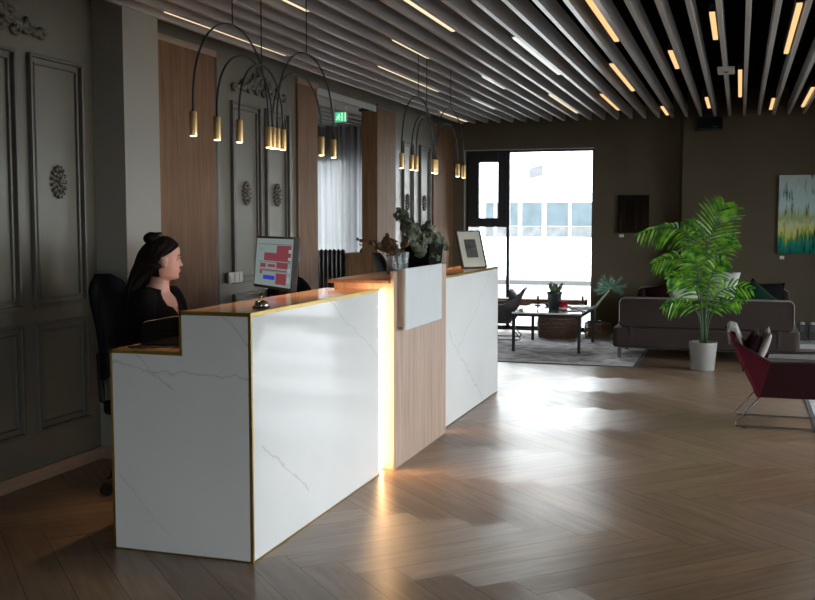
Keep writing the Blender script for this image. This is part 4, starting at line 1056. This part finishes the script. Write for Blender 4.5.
t = thing('tabletop_box', 'small black gabled box with a grey front on the low cabinet', 'box', (-4.2, 11.6, 1.115))
obj('box_body', prism(B(), [(-4.30, 1.115), (-4.08, 1.115), (-4.08, 1.20), (-4.13, 1.23), (-4.24, 1.20), (-4.30, 1.15)], 1, 11.5, 11.62), M['black'], t)
obj('box_front', bxo(-4.22, -4.10, 11.494, 11.5, 1.125, 1.16), M['slat'], t)

# ------------------------------------------------------------------ back wall things
def artwork(x0, x1, z0, z1, y, m, lab):
    t = thing('painting', lab, 'painting', ((x0+x1)/2, y, z0))
    obj('stretcher', bxo(x0, x1, y-0.032, y-0.001, z0, z1), M['black'], t)
    obj('canvas', bxo(x0+0.004, x1-0.004, y-0.036, y-0.032, z0+0.004, z1-0.004), m, t)
artwork(0.447, 1.15, 1.088, 2.063, 13.65, M['art1'], 'large green and yellow abstract forest painting at the right edge')
artwork(-1.546, -1.136, 1.336, 1.837, 13.90, M['art2'], 'small dark brown abstract painting right of the window')
tag(obj('caption_card', bxo(0.482, 0.535, 13.645, 13.65, 1.02, 1.06), M['paper']), 'small white card under the green forest painting', 'caption card', 'caption cards under the paintings')
tag(obj('caption_card', bxo(-1.525, -1.46, 13.895, 13.90, 1.28, 1.32), M['paper']), 'small white card under the dark brown painting', 'caption card', 'caption cards under the paintings')
t = thing('box_speaker', 'black box speaker high on the back wall below the slats', 'speaker', (-0.39, 13.5, 2.62))
obj('cabinet', bxo(-0.555, -0.225, 13.42, 13.62, 2.625, 2.785), M['black'], t, bevel=0.008); obj('bracket', bxo(-0.42, -0.36, 13.62, 13.65, 2.67, 2.74), M['black'], t)
obj('grille', bxo(-0.54, -0.24, 13.412, 13.42, 2.64, 2.77), M['blackmatt'], t); obj('badge', bxo(-0.35, -0.29, 13.409, 13.412, 2.655, 2.662), M['steel'], t)

# ------------------------------------------------------------------ lounge
def rug(x0, x1, y0, y1, lab, nm='rug'):
    t = thing(nm, lab, 'rug', ((x0+x1)/2, (y0+y1)/2, 0), 0, 'worn grey rugs')
    obj('border', bxo(x0, x1, y0, y1, 0.0005, 0.008), M['rug_edge'], t)
    obj('field', bxo(x0+0.03, x1-0.03, y0+0.03, y1-0.03, 0.008, 0.0105), M['rug'], t)
rug(-3.7, -0.98, 10.65, 13.55, 'worn grey patterned rug under the white coffee table')
rug(0.55, 2.9, 5.6, 9.25, 'dark edged grey rug under the burgundy armchair at the right edge')
# coffee table
t = thing('coffee_table', 'low coffee table with white top and thin black frame', 'coffee table', (-2.05, 12.08, 0.01))
obj('table_top', bxo(-2.45, -1.66, 11.48, 12.68, 0.445, 0.462), M['table'], t, bevel=0.004)
obj('apron', box(box(box(box(B(), -2.445, -1.665, 11.485, 11.51, 0.415, 0.4448), -2.445, -1.665, 12.65, 12.675, 0.415, 0.4448), -2.445, -2.42, 11.51, 12.65, 0.415, 0.4448), -1.69, -1.665, 11.51, 12.65, 0.415, 0.4448), M['black'], t)
for x, y in ((-2.43, 11.505), (-1.685, 11.505), (-2.43, 12.655), (-1.685, 12.655)):
    s = 1 if x < -2 else -1
    bm = bxo(x-0.016, x+0.016, y-0.016, y+0.016, 0.0105, 0.415)
    prism(bm, [(x+s*0.016, 0.415), (x+s*0.045, 0.415), (x+s*0.016, 0.375)], 1, y-0.014, y+0.014)
    obj('leg', bm, M['black'], t)
# pot with succulent on the table
pc = (-2.05, 12.0, 0.462)
t = thing('potted_succulent', 'small leafy succulent in a charcoal pot on the coffee table', 'plant', pc)
obj('pot', lathe(B(), [(0, 0), (0.066, 0), (0.072, 0.02), (0.083, 0.18), (0.089, 0.182), (0.089, 0.205), (0.080, 0.205), (0.078, 0.18), (0, 0.175)], pc, 28), M['potdark'], t, smooth=True)
bl, bs = B(), B()
r3 = random.Random(11)
for k in range(16):
    a = r3.uniform(0, 6.28); r_ = r3.uniform(0.01, 0.09)
    sprig(bl, bs, [(pc[0], pc[1], 0.64), (pc[0]+r_*0.6*math.cos(a), pc[1]+r_*0.6*math.sin(a), 0.69), (pc[0]+r_*math.cos(a), pc[1]+r_*math.sin(a), r3.uniform(0.70, 0.775))], 0.003, 0.012, 0.016, 0.014, seed=90+k, t0=0.3); obj('stem', bs, M['twig'], t); bs = B()
obj('foliage', bl, M['sage'], t)['kind'] = 'stuff'; bs.free()
pc = (-1.93, 11.90, 0.462)
t = thing('candle_holder', 'red glass candle holder with a pale band beside the succulent pot', 'candle holder', pc)
obj('glass_cup', lathe(B(), [(0, 0), (0.048, 0), (0.052, 0.006), (0.055, 0.105), (0.050, 0.105), (0.047, 0.02), (0, 0.02)], pc, 24), M['redglass'], t, smooth=True)
obj('band', lathe(B(), [(0.0535, 0.012), (0.0545, 0.034)], pc, 24), M['paper'], t)
obj('candle', lathe(B(), [(0, 0.021), (0.038, 0.021), (0.038, 0.06), (0, 0.06)], pc, 20), M['cream'], t)
def book(cx, cy, z, w_, d_, h_, yaw, m, lab, nm='magazine', cat='magazine'):
    t = thing(nm, lab, cat, (cx, cy, z), yaw, 'magazines on the coffee table')
    T = t.matrix_basis
    for n_, bm, mm in (('pages', bxo(-w_/2+0.002, w_/2-0.002, -d_/2+0.002, d_/2-0.002, 0.001, h_-0.001), M['paper']), ('cover', box(bxo(-w_/2, w_/2, -d_/2, d_/2, h_-0.001, h_), -w_/2, w_/2, -d_/2, d_/2, 0, 0.001), m)):
        bmesh.ops.transform(bm, matrix=T, verts=bm.verts); obj(n_, bm, mm, t)
book(-1.80, 12.30, 0.462, 0.22, 0.30, 0.012, R(35), M['charcoal'], 'lowest dark magazine in the fan on the coffee table')
book(-1.80, 12.28, 0.474, 0.22, 0.30, 0.010, R(15), M['paper'], 'white magazine lying on top of the dark one on the coffee table')
book(-1.80, 11.78, 0.462, 0.20, 0.27, 0.005, R(-60), M['charcoal'], 'thin dark leaflet near the right front corner of the coffee table')
for (x, y, lab) in ((-1.80, 12.55, 'slender black candlestick on the coffee table behind the magazines'), (-2.33, 12.45, 'slender black candlestick at the far left corner of the coffee table')):
    t = thing('candlestick', lab, 'candlestick', (x, y, 0.462), 0, 'black candlesticks')
    obj('base', lathe(B(), [(0, 0), (0.035, 0), (0.035, 0.01), (0.008, 0.02), (0.008, 0.05), (0, 0.05)], (x, y, 0.462), 18), M['black'], t)
    obj('candle', lathe(B(), [(0.012, 0.05), (0.012, 0.12), (0, 0.122)], (x, y, 0.462), 12), M['black'], t)
t = thing('tray', 'low dark bowl-shaped tray at the far left of the coffee table', 'tray', (-2.22, 12.5, 0.462)); obj('tray_dish', lathe(B(), [(0, 0), (0.05, 0), (0.09, 0.03), (0.085, 0.033), (0.05, 0.006), (0, 0.006)], (-2.18, 12.45, 0.462), 24), M['charcoal'], t, smooth=True)
# window bench board
t = thing('low_bench', 'brown wooden bench board running along below the tall window', 'bench', (-2.75, 13.7, 0))
obj('board', bxo(-3.6, -1.92, 13.58, 13.84, 0.36, 0.45), M['walnut'], t)
for x in (-3.5, -2.02): obj('leg', bxo(x-0.03, x+0.03, 13.6, 13.82, 0, 0.36), M['frame'], t)
# baskets
def basket(c, r, h, m, lab, n=44, rows=12, open_=False):
    t = thing('wicker_basket', lab, 'basket', c, 0, 'wicker baskets by the window')
    bm = B()
    for j in range(rows):
        z = c[2] + 0.008 + (h-0.016)*j/(rows-1); rr_ = r*(0.93+0.07*math.sin(math.pi*j/(rows-1)))
        pts = [(c[0]+(rr_+0.006*(1 if (k+j) % 2 else -1))*math.cos(2*math.pi*k/n), c[1]+(rr_+0.006*(1 if (k+j) % 2 else -1))*math.sin(2*math.pi*k/n), z) for k in range(n+1)]
        tube(bm, pts, (h/rows)*(0.30 if open_ else 0.55), 5, cap=False)
    obj('weave', bm, m, t, smooth=True)
    bm = B()
    for k in range(22):
        a = 2*math.pi*k/22; tube(bm, [(c[0]+r*0.94*math.cos(a), c[1]+r*0.94*math.sin(a), c[2]+0.004), (c[0]+r*1.0*math.cos(a), c[1]+r*1.0*math.sin(a), c[2]+h*0.5), (c[0]+r*0.94*math.cos(a), c[1]+r*0.94*math.sin(a), c[2]+h)], 0.004, 5)
    obj('stake', bm, m, t)
    obj('basket_base', lathe(B(), [(0, 0.001), (r*0.92, 0.001), (r*0.92, 0.01), (0, 0.01)], c, 30), m, t)
    return t
basket((-2.19, 13.10, 0.0105), 0.25, 0.30, M['wicker'], 'large dark brown round wicker basket behind the coffee table')
basket((-1.70, 13.22, 0.0105), 0.165, 0.19, M['palewick'], 'small open natural wicker basket holding the leaning plant', open_=True, rows=8)
pc = (-1.745, 13.22, 0.022)
t = thing('potted_plant', 'blue-green feathery plant on a pale leaning stem by the window', 'plant', pc)
obj('pot', lathe(B(), [(0, 0), (0.075, 0), (0.09, 0.20), (0.082, 0.20), (0.07, 0.17), (0, 0.17)], pc, 22), M['potdark'], t, smooth=True)
bs = B(); tube(bs, [(pc[0], pc[1], 0.19), (-1.745, 13.2, 0.38), (-1.64, 13.2, 0.52), (-1.555, 13.2, 0.62)], [0.014, 0.015, 0.012, 0.008], 8); obj('stem', bs, M['whitestem'], t, smooth=True)
bl, bs = B(), B(); r3 = random.Random(21)
for k in range(30):
    a = r3.uniform(-0.7, 3.9); rr_ = r3.uniform(0.08, 0.22); c0 = Vector((-1.545, 13.2, 0.64))
    tp_ = c0 + Vector((rr_*math.cos(a)*1.0, r3.uniform(-0.12, 0.12), 0.02+rr_*math.sin(a)*0.85))
    m_ = c0.lerp(tp_, 0.5)
    tube(bs, [c0, m_, tp_], 0.0022, 4); obj('branch', bs, M['whitestem'], t); bs = B()
    d = (tp_-c0).normalized()
    for q in range(9):
        p = c0.lerp(tp_, 0.25+0.75*q/8)
        for s in (-1, 1):
            e = p + (d*0.6 + d.cross(Vector((0, 1, 0)))*s*0.8 + Vector((0, r3.uniform(-.3, .3), 0)))*0.032
            sd = (e-p).cross(Vector((0.2, 1, 0.1))).normalized()*0.0045
            v = [bl.verts.new(x) for x in (p, (p+e)/2+sd, e, (p+e)/2-sd)]; bl.faces.new(v)
obj('foliage', bl, M['blueleaf'], t)['kind'] = 'stuff'; bs.free()

# sofas
def sofa(loc, rot, lab, width=1.79):
    t = thing('sofa', lab, 'sofa', loc, rot, 'low taupe sofas'); T = t.matrix_basis.copy(); hw = width/2
    def O(nm, bm, m, **k):
        bmesh.ops.transform(bm, matrix=T, verts=bm.verts); return obj(nm, bm, m, k.pop('parent', t), **k)
    # local: back at y=0, seat towards +y
    back = O('backrest', prism(B(), rrect(-hw, hw, 0.345, 0.665, 0.055), 1, 0.0, 0.13), M['sofa'], bevel=0.02, seg=3)
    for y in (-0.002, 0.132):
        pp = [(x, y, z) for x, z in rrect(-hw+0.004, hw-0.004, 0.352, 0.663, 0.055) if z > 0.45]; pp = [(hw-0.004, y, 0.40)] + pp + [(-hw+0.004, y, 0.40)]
        O('highlight_piping', tube(B(), pp, 0.0055, 6, cap=False), M['highlight_piping'], smooth=True, parent=back)
    bs_ = O('base', prism(B(), rrect(-hw-0.06, hw+0.06, -0.05, 0.86, 0.06), 2, 0.13, 0.345), M['sofa'], bevel=0.025, seg=3)
    O('seat_cushion', prism(B(), rrect(-hw+0.02, -0.005, 0.14, 0.84, 0.04), 2, 0.345, 0.42), M['sofa'], bevel=0.02, seg=3)
    O('seat_cushion', prism(B(), rrect(0.005, hw-0.02, 0.14, 0.84, 0.04), 2, 0.345, 0.42), M['sofa'], bevel=0.02, seg=3)
    # sloping side wings of the back
    for s in (-1, 1):
        pl = [(0.13, 0.345), (0.60, 0.345), (0.56, 0.40), (0.13, 0.64)]
        O('side_wing', prism(B(), pl, 0, s*hw-0.03, s*hw+0.03) if False else prism(B(), pl, 0, s*(hw-0.065), s*(hw-0.005)), M['sofa'], bevel=0.012)
        O('strap', bxo(s*(hw-0.14)-0.018, s*(hw-0.14)+0.018, -0.056, -0.049, 0.18, 0.355), M['strap'])
        bm = B(); x = s*(hw-0.01)
        for y in (0.02, 0.78): box(bm, x-0.02, x+0.02, y, y+0.03, 0, 0.10)
        box(bm, x-0.02, x+0.02, 0.02, 0.81, 0.10, 0.115)
        O('leg_frame', bm, M['steel'])
    O('frame_rail', box(bxo(-hw, hw, 0.03, 0.07, 0.115, 0.13), -hw, hw, 0.74, 0.78, 0.115, 0.13), M['steel'])
    return t
sofa((-0.335, 11.32, 0), 0, 'taupe sofa seen from behind with the palm in front of it')
sofa((-0.31, 13.38, 0), R(180), 'taupe sofa facing the camera beyond the other sofa')
def cushion(nm, c, w_, h_, th, yaw, pitch, roll, m, lab, extra=None):
    o = obj(nm, pillow(B(), c, w_, h_, th, yaw, pitch, roll), m, None, smooth=True); tag(o, lab, 'cushion', 'scatter cushions on the sofas'); return o
cushion('cushion', (0.165, 11.62, 0.63), 0.37, 0.37, 0.14, R(5), R(-12), R(42), M['green'], 'dark green cushion standing on its corner on the front sofa')
cushion('cushion', (-0.17, 11.64, 0.71), 0.30, 0.52, 0.13, R(-12), R(-12), R(8), M['whitefab'], 'white rounded cushion right behind the palm fronds')
cushion('cushion', (-0.53, 11.62, 0.60), 0.34, 0.36, 0.13, R(8), R(-14), R(-12), M['whitefab'], 'white cushion left of the palm stems, mostly hidden')
cushion('cushion', (-0.92, 13.0, 0.55), 0.34, 0.32, 0.12, R(170), R(12), R(12), M['maroon'], 'dark maroon cushion at the left end of the far sofa')
cushion('cushion', (0.26, 13.03, 0.58), 0.54, 0.36, 0.13, R(180), R(12), R(0), M['blackmatt'], 'wide black cushion at the right end of the far sofa')

# palm
pc = (-0.325, 10.70, 0.0)
t = thing('potted_palm', 'tall bright green areca palm in a white pot before the sofa', 'plant', pc)
obj('pot', lathe(B(), [(0, 0), (0.112, 0), (0.116, 0.01), (0.138, 0.275), (0.138, 0.285), (0.126, 0.285), (0.12, 0.25), (0, 0.25)], pc, 32), M['pot'], t, smooth=True)
obj('soil', lathe(B(), [(0, 0.258), (0.119, 0.256), (0.119, 0.251), (0, 0.251)], pc, 24), M['soil'], t)
def bez(P, n=26):
    P = [Vector(p) for p in P]; out = []
    for i in range(n+1):
        u = i/n; Q = list(P)
        while len(Q) > 1: Q = [Q[k].lerp(Q[k+1], u) for k in range(len(Q)-1)]
        out.append(Q[0])
    return out
def frond(P, ll, t0=0.35, npair=17, droop=0.25, seed=0, wid=0.011):
    rr_ = random.Random(seed); C = bez(P); n = len(C)-1
    fr = obj('frond_stem', tube(B(), C, [0.009*(1-0.75*i/n) for i in range(n+1)], 6), M['palm_stem'], t, smooth=True)
    bm = B()
    for q in range(npair):
        u = t0 + (0.985-t0)*q/(npair-1); f_ = u*n; i = min(n-1, int(f_)); p = C[i].lerp(C[i+1], f_-i)
        d = (C[min(n, i+1)]-C[max(0, i-1)]).normalized()
        view = Vector((0.03, -1, 0.05)); sd = d.cross(view).normalized()
        env = math.sin(math.pi*min(1, (0.22+0.72*(u-t0)/(1-t0))))**0.7
        for s in (-1, 1):
            L_ = ll*env*rr_.uniform(0.85, 1.1)
            fw = 0.45 + 0.75*(u-t0)/(1-t0)
            dr = (sd*s + d*fw + Vector((0, rr_.uniform(-0.45, 0.25), 0))).normalized()
            side = dr.cross(view.normalized() + Vector((rr_.uniform(-.6, .6), 0, rr_.uniform(-.6, .6)))).normalized()
            prev = None; m = 6
            for k in range(m+1):
                v_ = k/m; c = p + dr*L_*v_ + Vector((0, 0, -droop*L_*v_*v_))
                w_ = wid*math.sin(math.pi*(0.12+0.88*v_))**0.6*(1 if v_ < 0.999 else 0) + 0.0004
                a = bm.verts.new(c + side*w_ + Vector((0, 0.002, 0))); b = bm.verts.new(c - side*w_); md = bm.verts.new(c + Vector((0, 0, -w_*0.35)))
                if prev: bm.faces.new((prev[0], a, md, prev[2])); bm.faces.new((prev[2], md, b, prev[1]))
                prev = (a, b, md)
    lf = obj('leaflets', bm, M['palm'], fr, smooth=True)
    return fr
Yp = 10.70
S0 = lambda dx, dy=0: (pc[0]+dx, Yp+dy, 0.27)
frond([S0(0.0), (-0.36, Yp, 0.9), (-0.36, Yp, 1.25), (-0.20, Yp-0.02, 1.55), (-0.15, Yp-0.04, 1.66)], 0.32, 0.40, 19, 0.18, 1, 0.0105)
frond([S0(-0.02, -0.02), (-0.36, Yp-0.06, 0.9), (-0.30, Yp-0.08, 1.55), (-0.62, Yp-0.1, 1.50), (-0.97, Yp-0.12, 1.36)], 0.19, 0.42, 18, 0.75, 2, 0.011)
frond([S0(-0.03, 0.02), (-0.38, Yp+0.02, 0.8), (-0.36, Yp+0.0, 1.22), (-0.60, Yp-0.05, 1.17), (-0.82, Yp-0.08, 1.07)], 0.19, 0.40, 15, 0.5, 3)
frond([S0(-0.02, -0.04), (-0.33, Yp-0.06, 0.65), (-0.36, Yp-0.1, 0.92), (-0.52, Yp-0.12, 0.98), (-0.66, Yp-0.14, 0.92)], 0.20, 0.30, 13, 0.45, 4, 0.013)
frond([S0(-0.01, -0.05), (-0.33, Yp-0.1, 0.55), (-0.40, Yp-0.16, 0.76), (-0.55, Yp-0.2, 0.74), (-0.70, Yp-0.22, 0.64)], 0.15, 0.40, 10, 0.6, 5)
frond([S0(0.02, -0.03), (-0.30, Yp-0.04, 0.6), (-0.24, Yp-0.06, 0.86), (-0.10, Yp-0.1, 0.88), (0.12, Yp-0.12, 0.83)], 0.20, 0.30, 13, 0.3, 6, 0.012)
frond([S0(0.03, -0.05), (-0.28, Yp-0.12, 0.55), (-0.22, Yp-0.16, 0.74), (-0.10, Yp-0.2, 0.76), (0.02, Yp-0.22, 0.70)], 0.14, 0.38, 9, 0.55, 7)
frond([S0(0.01, 0.03), (-0.37, Yp+0.05, 0.9), (-0.42, Yp+0.08, 1.2), (-0.42, Yp+0.1, 1.38), (-0.47, Yp+0.12, 1.50)], 0.22, 0.42, 13, 0.3, 8, 0.0095)
frond([S0(0.03, 0.02), (-0.32, Yp+0.04, 0.9), (-0.26, Yp+0.05, 1.18), (-0.16, Yp+0.05, 1.30), (-0.06, Yp+0.05, 1.33)], 0.21, 0.40, 13, 0.35, 9, 0.0095)
frond([S0(0.0, -0.05), (-0.35, Yp-0.08, 0.7), (-0.38, Yp-0.12, 1.0), (-0.40, Yp-0.14, 1.12), (-0.44, Yp-0.16, 1.22)], 0.22, 0.40, 15, 0.4, 10)
frond([S0(0.02, -0.05), (-0.32, Yp-0.1, 0.7), (-0.28, Yp-0.14, 0.95), (-0.22, Yp-0.18, 1.08), (-0.14, Yp-0.2, 1.12)], 0.20, 0.40, 14, 0.4, 12)

# armchair model: wire sled base, fabric shell
def armchair(loc, rot, shell, inner, seatm, lab, headrest=True, sc=1.0, sidem=None):
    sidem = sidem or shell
    t = thing('armchair', lab, 'armchair', loc, rot, 'wire framed lounge chairs'); T = t.matrix_basis.copy() @ Matrix.Scale(sc, 4)
    def O(nm, bm, m, **k):
        bmesh.ops.transform(bm, matrix=T, verts=bm.verts); return obj(nm, bm, m, k.pop('parent', t), **k)
    # local: faces +x; centre (0.35,0); near side y=-0.30, far side y=+0.30
    def quad(bm, pts, th, nrm):
        n_ = Vector(nrm).normalized()*th
        a = [bm.verts.new(p) for p in pts]; b = [bm.verts.new(Vector(p)+n_) for p in pts]
        bm.faces.new(a); bm.faces.new(b[::-1]); k = len(pts)
        for i in range(k): bm.faces.new((a[i], b[i], b[(i+1) % k], a[(i+1) % k]))
    # back shell with curved outline
    bm = B(); G = []
    for i in range(9):
        u = i/8; z = 0.235 + 0.475*u; x = 0.155 - 0.215*u + 0.03*math.sin(math.pi*u); hw = 0.285 - 0.06*u - 0.02*max(0, u-0.8)*5
        G.append([(x + 0.03*(1-(2*j/8-1)**2)*-1, hw*(2*j/8-1), z + (0.0 if i < 8 else -0.02*(2*j/8-1)**2)) for j in range(9)])
    for s_, off in ((0, 0.0), (1, 0.022)):
        V = [[bm.verts.new((p[0]+off, p[1], p[2])) for p in r] for r in G]
        for i in range(8):
            for j in range(8): bm.faces.new((V[i][j], V[i][j+1], V[i+1][j+1], V[i+1][j]))
        if s_ == 0: V0 = V
    for i in range(8):
        for j in (0, 8): bm.faces.new((V0[i][j], V0[i+1][j], V[i+1][j], V[i][j]))
    for j in range(8):
        for i in (0, 8): bm.faces.new((V0[i][j], V0[i][j+1], V[i][j+1], V[i][j]))
    O('back_shell', bm, shell, smooth=False)
    for s in (-1, 1):
        y = 0.30*s
        pts = [(0.232, y, 0.485), (0.78, y, 0.50), (0.76, y, 0.27), (0.70, y*0.95, 0.24), (0.165, y*0.95, 0.235)]
        bm = B(); quad(bm, [(-0.055, y*0.76, 0.69), (-0.012, y*0.78, 0.622), (0.232, y, 0.485), (0.165, y*0.95, 0.235), (0.15, y*0.95, 0.235), (0.02, y*0.86, 0.48)], 0.012, (0.3, -s, 0)); O('rear_side_panel', bm, shell)
        bm = B(); quad(bm, pts, 0.018, (0, -s, 0))
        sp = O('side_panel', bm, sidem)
        O('side_lining', (lambda b: (quad(b, [(p[0]+0.004, p[1]-s*0.0185, p[2]-0.004) for p in pts], 0.003, (0, -s, 0)), b)[1])(B()), inner, parent=sp)
        O('edge_rod', tube(B(), [(-0.04, y*0.77, 0.60), (-0.02, y*0.79, 0.635), (0.232, y, 0.492), (0.79, y, 0.507), (0.765, y, 0.26)], 0.006, 6), M['steel'], parent=sp)
    O('seat_pan', bxo(0.14, 0.76, -0.285, 0.285, 0.235, 0.265), shell, bevel=0.008)
    O('seat_cushion', prism(B(), rrect(0.13, 0.77, -0.275, 0.275, 0.05), 2, 0.27, 0.455), seatm, bevel=0.03, seg=3)
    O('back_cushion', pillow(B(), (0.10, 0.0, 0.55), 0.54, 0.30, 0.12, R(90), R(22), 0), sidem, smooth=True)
    if headrest:
        bm = prism(B(), [(-0.055, 0.60), (-0.075, 0.715), (-0.055, 0.735), (-0.005, 0.722), (0.045, 0.60), (0.02, 0.595), (-0.02, 0.695), (-0.05, 0.70), (-0.035, 0.60)], 1, -0.22, 0.22)
        O('head_cover', bm, inner, bevel=0.008)
    for s in (-1, 1):
        y = 0.235*s
        O('sled_leg', tube(B(), [(0.18, y, 0.24), (0.02, y, 0.055), (0.0, y, 0.025), (0.012, y, 0.011), (0.05, y, 0.011), (0.75, y, 0.011), (0.80, y, 0.015), (0.82, y, 0.035), (0.72, y, 0.24)], 0.0075, 8), M['steel'], smooth=True)
        O('glide', bxo(0.05, 0.08, y-0.01, y+0.01, 0.0, 0.006), M['black'])
    O('cross_rod', tube(B(), [(0.18, -0.235, 0.24), (0.18, 0.235, 0.24)], 0.0075, 8), M['steel'])
    return t
t = armchair((0.0, 8.02, 0), 0, M['red'], M['greyfab'], M['darkbrown'], 'burgundy lounge armchair on a wire sled base at the right edge', sidem=M['shaded_red'])
cushion_o = obj('cushion', pillow(B(), (0.175, 8.0, 0.56), 0.50, 0.30, 0.08, R(90), R(22), 0), M['greyfab'], None, smooth=True)
tag(cushion_o, 'light grey cushion resting in the burgundy armchair', 'cushion')
armchair((-2.60, 12.75, 0.0106), R(190), M['charcoal'], M['charcoal'], M['greyfab'], 'charcoal lounge armchair partly hidden behind the far counter end', headrest=False, sc=0.92)
# lanterns on an added pale slab, in place of a daylit floor patch
t = thing('daylit_slab', 'added pale slab for the daylit floor along the right back wall', 'daylit_slab', (1.1, 13.25, 0)); 
obj('slab', bxo(0.66, 1.6, 12.85, 13.62, 0.0, 0.055), M['soffit'], t, bevel=0.004)
for k, (x, lab) in enumerate(((0.745, 'black lantern with white lid, leftmost on the low pale slab'), (0.865, 'black lantern with white lid, next to the leftmost one'), (0.985, 'black lantern on the low pale slab cut by the right edge'))):
    t = thing('lantern', lab, 'lantern', (x, 13.3, 0.055), 0, 'lanterns on the plinth')
    obj('body', bxo(x-0.045, x+0.045, 13.25, 13.34, 0.055, 0.245), M['black'], t, bevel=0.004)
    obj('glass_front', bxo(x-0.022, x+0.022, 13.246, 13.25, 0.16, 0.23), M['charcoal'], t)
    obj('lid', lathe(B(), [(0.034, 0), (0.034, 0.02), (0.02, 0.028), (0, 0.03)], (x, 13.295, 0.245), 16), M['whitefab'], t, smooth=True)

# ------------------------------------------------------------------ outdoors
struct('ground', bxo(-60, 60, -40, 60, -0.35, -0.17), M['street'])
tag(obj('kerb', bxo(-25, 15, 26.5, 26.8, -0.17, -0.06), M['kerb']), 'grey street kerb in front of the white building', 'kerb')
bld = thing('building', 'white rendered building across the street seen through the window', 'building', (-5, 30, -0.17))
obj('facade', bxo(-25, 14, 30, 34, -0.17, 6.5), M['building'], bld)
wins = [(-9.6, -9.0), (-8.8, -8.2), (-8.0, -7.4), (-7.2, -6.95), (-6.87, -6.22), (-6.11, -5.51), (-5.39, -4.74), (-4.65, -4.05), (-3.9, -3.3), (-3.2, -2.5)]
for a, b in wins:
    wd = obj('window_frame', bxo(a-0.03, b+0.03, 29.97, 30.0, 0.97, 2.07), M['building'], bld)
    obj('upper_pane', bxo(a, b, 29.955, 29.97, 1.34, 2.03), M['bglass'], wd)
    obj('lower_pane', bxo(a, b, 29.955, 29.97, 1.02, 1.33), M['bglass2'], wd)
sg = obj('wall_sign', prism(B(), [(-5.90, 2.72), (-5.50, 2.82), (-5.50, 3.12), (-5.90, 3.02)], 1, 29.9, 29.96), M['bsign'], bld)

# ------------------------------------------------------------------ light
wd = bpy.data.worlds.new('World'); scene.world = wd; wd.use_nodes = True
bg = wd.node_tree.nodes['Background']; bg.inputs[0].default_value = (0.93, 0.965, 1.0, 1); bg.inputs[1].default_value = 13.0
def portal(name, loc, rot, sx, sy):
    l = bpy.data.lights.new(name, 'AREA'); l.shape = 'RECTANGLE'; l.size = sx; l.size_y = sy; l.cycles.is_portal = True
    o = bpy.data.objects.new(name, l); COL.objects.link(o); o.location = loc; o.rotation_euler = rot
for a, b in WR: portal('window_portal', (4.36, (a+b)/2, 1.335), (0, R(90), 0), 2.4, b-a)
portal('window_portal', (-2.755, 14.1, 1.24), (R(-90), 0, 0), 1.75, 2.4)
portal('window_portal', (2.525, 14.1, 1.2), (R(-90), 0, 0), 2.15, 2.3)
portal('window_portal', (2.4, -3.26, 1.2), (R(90), 0, 0), 2.4, 2.3)
portal('window_portal', (-5.5, 14.1, 1.57), (R(-90), 0, 0), 2.5, 1.65)
for i, (x, y, z) in enumerate(LAMPS):
    l = bpy.data.lights.new('lamp_beam', 'SPOT'); l.energy = 7.0; l.color = (1.0, 0.68, 0.38); l.spot_size = R(70); l.spot_blend = 0.6; l.shadow_soft_size = 0.015
    o = bpy.data.objects.new('lamp_beam', l); COL.objects.link(o); o.location = (x, y, z)

# ------------------------------------------------------------------ camera
F = 1030.0
cam = bpy.data.cameras.new('camera'); co = bpy.data.objects.new('camera', cam); COL.objects.link(co)
cam.sensor_fit = 'HORIZONTAL'; cam.sensor_width = 36; cam.lens = 36*F/815
co.location = (0, 0, 1.5); co.rotation_euler = (R(90-4.4136), 0, R(17.8412))
cam.clip_end = 200
scene.camera = co
scene.view_settings.view_transform = 'Standard'; scene.view_settings.look = 'None'
scene.view_settings.exposure = 0.22; scene.view_settings.gamma = 1.0; scene.view_settings.use_curve_mapping = False
scene.cycles.use_denoising = True
scene.cycles.max_bounces = 10; scene.cycles.diffuse_bounces = 5; scene.cycles.glossy_bounces = 4; scene.cycles.transmission_bounces = 8; scene.cycles.transparent_max_bounces = 12
scene.cycles.sample_clamp_indirect = 8.0; scene.cycles.caustics_refractive = False; scene.cycles.caustics_reflective = False
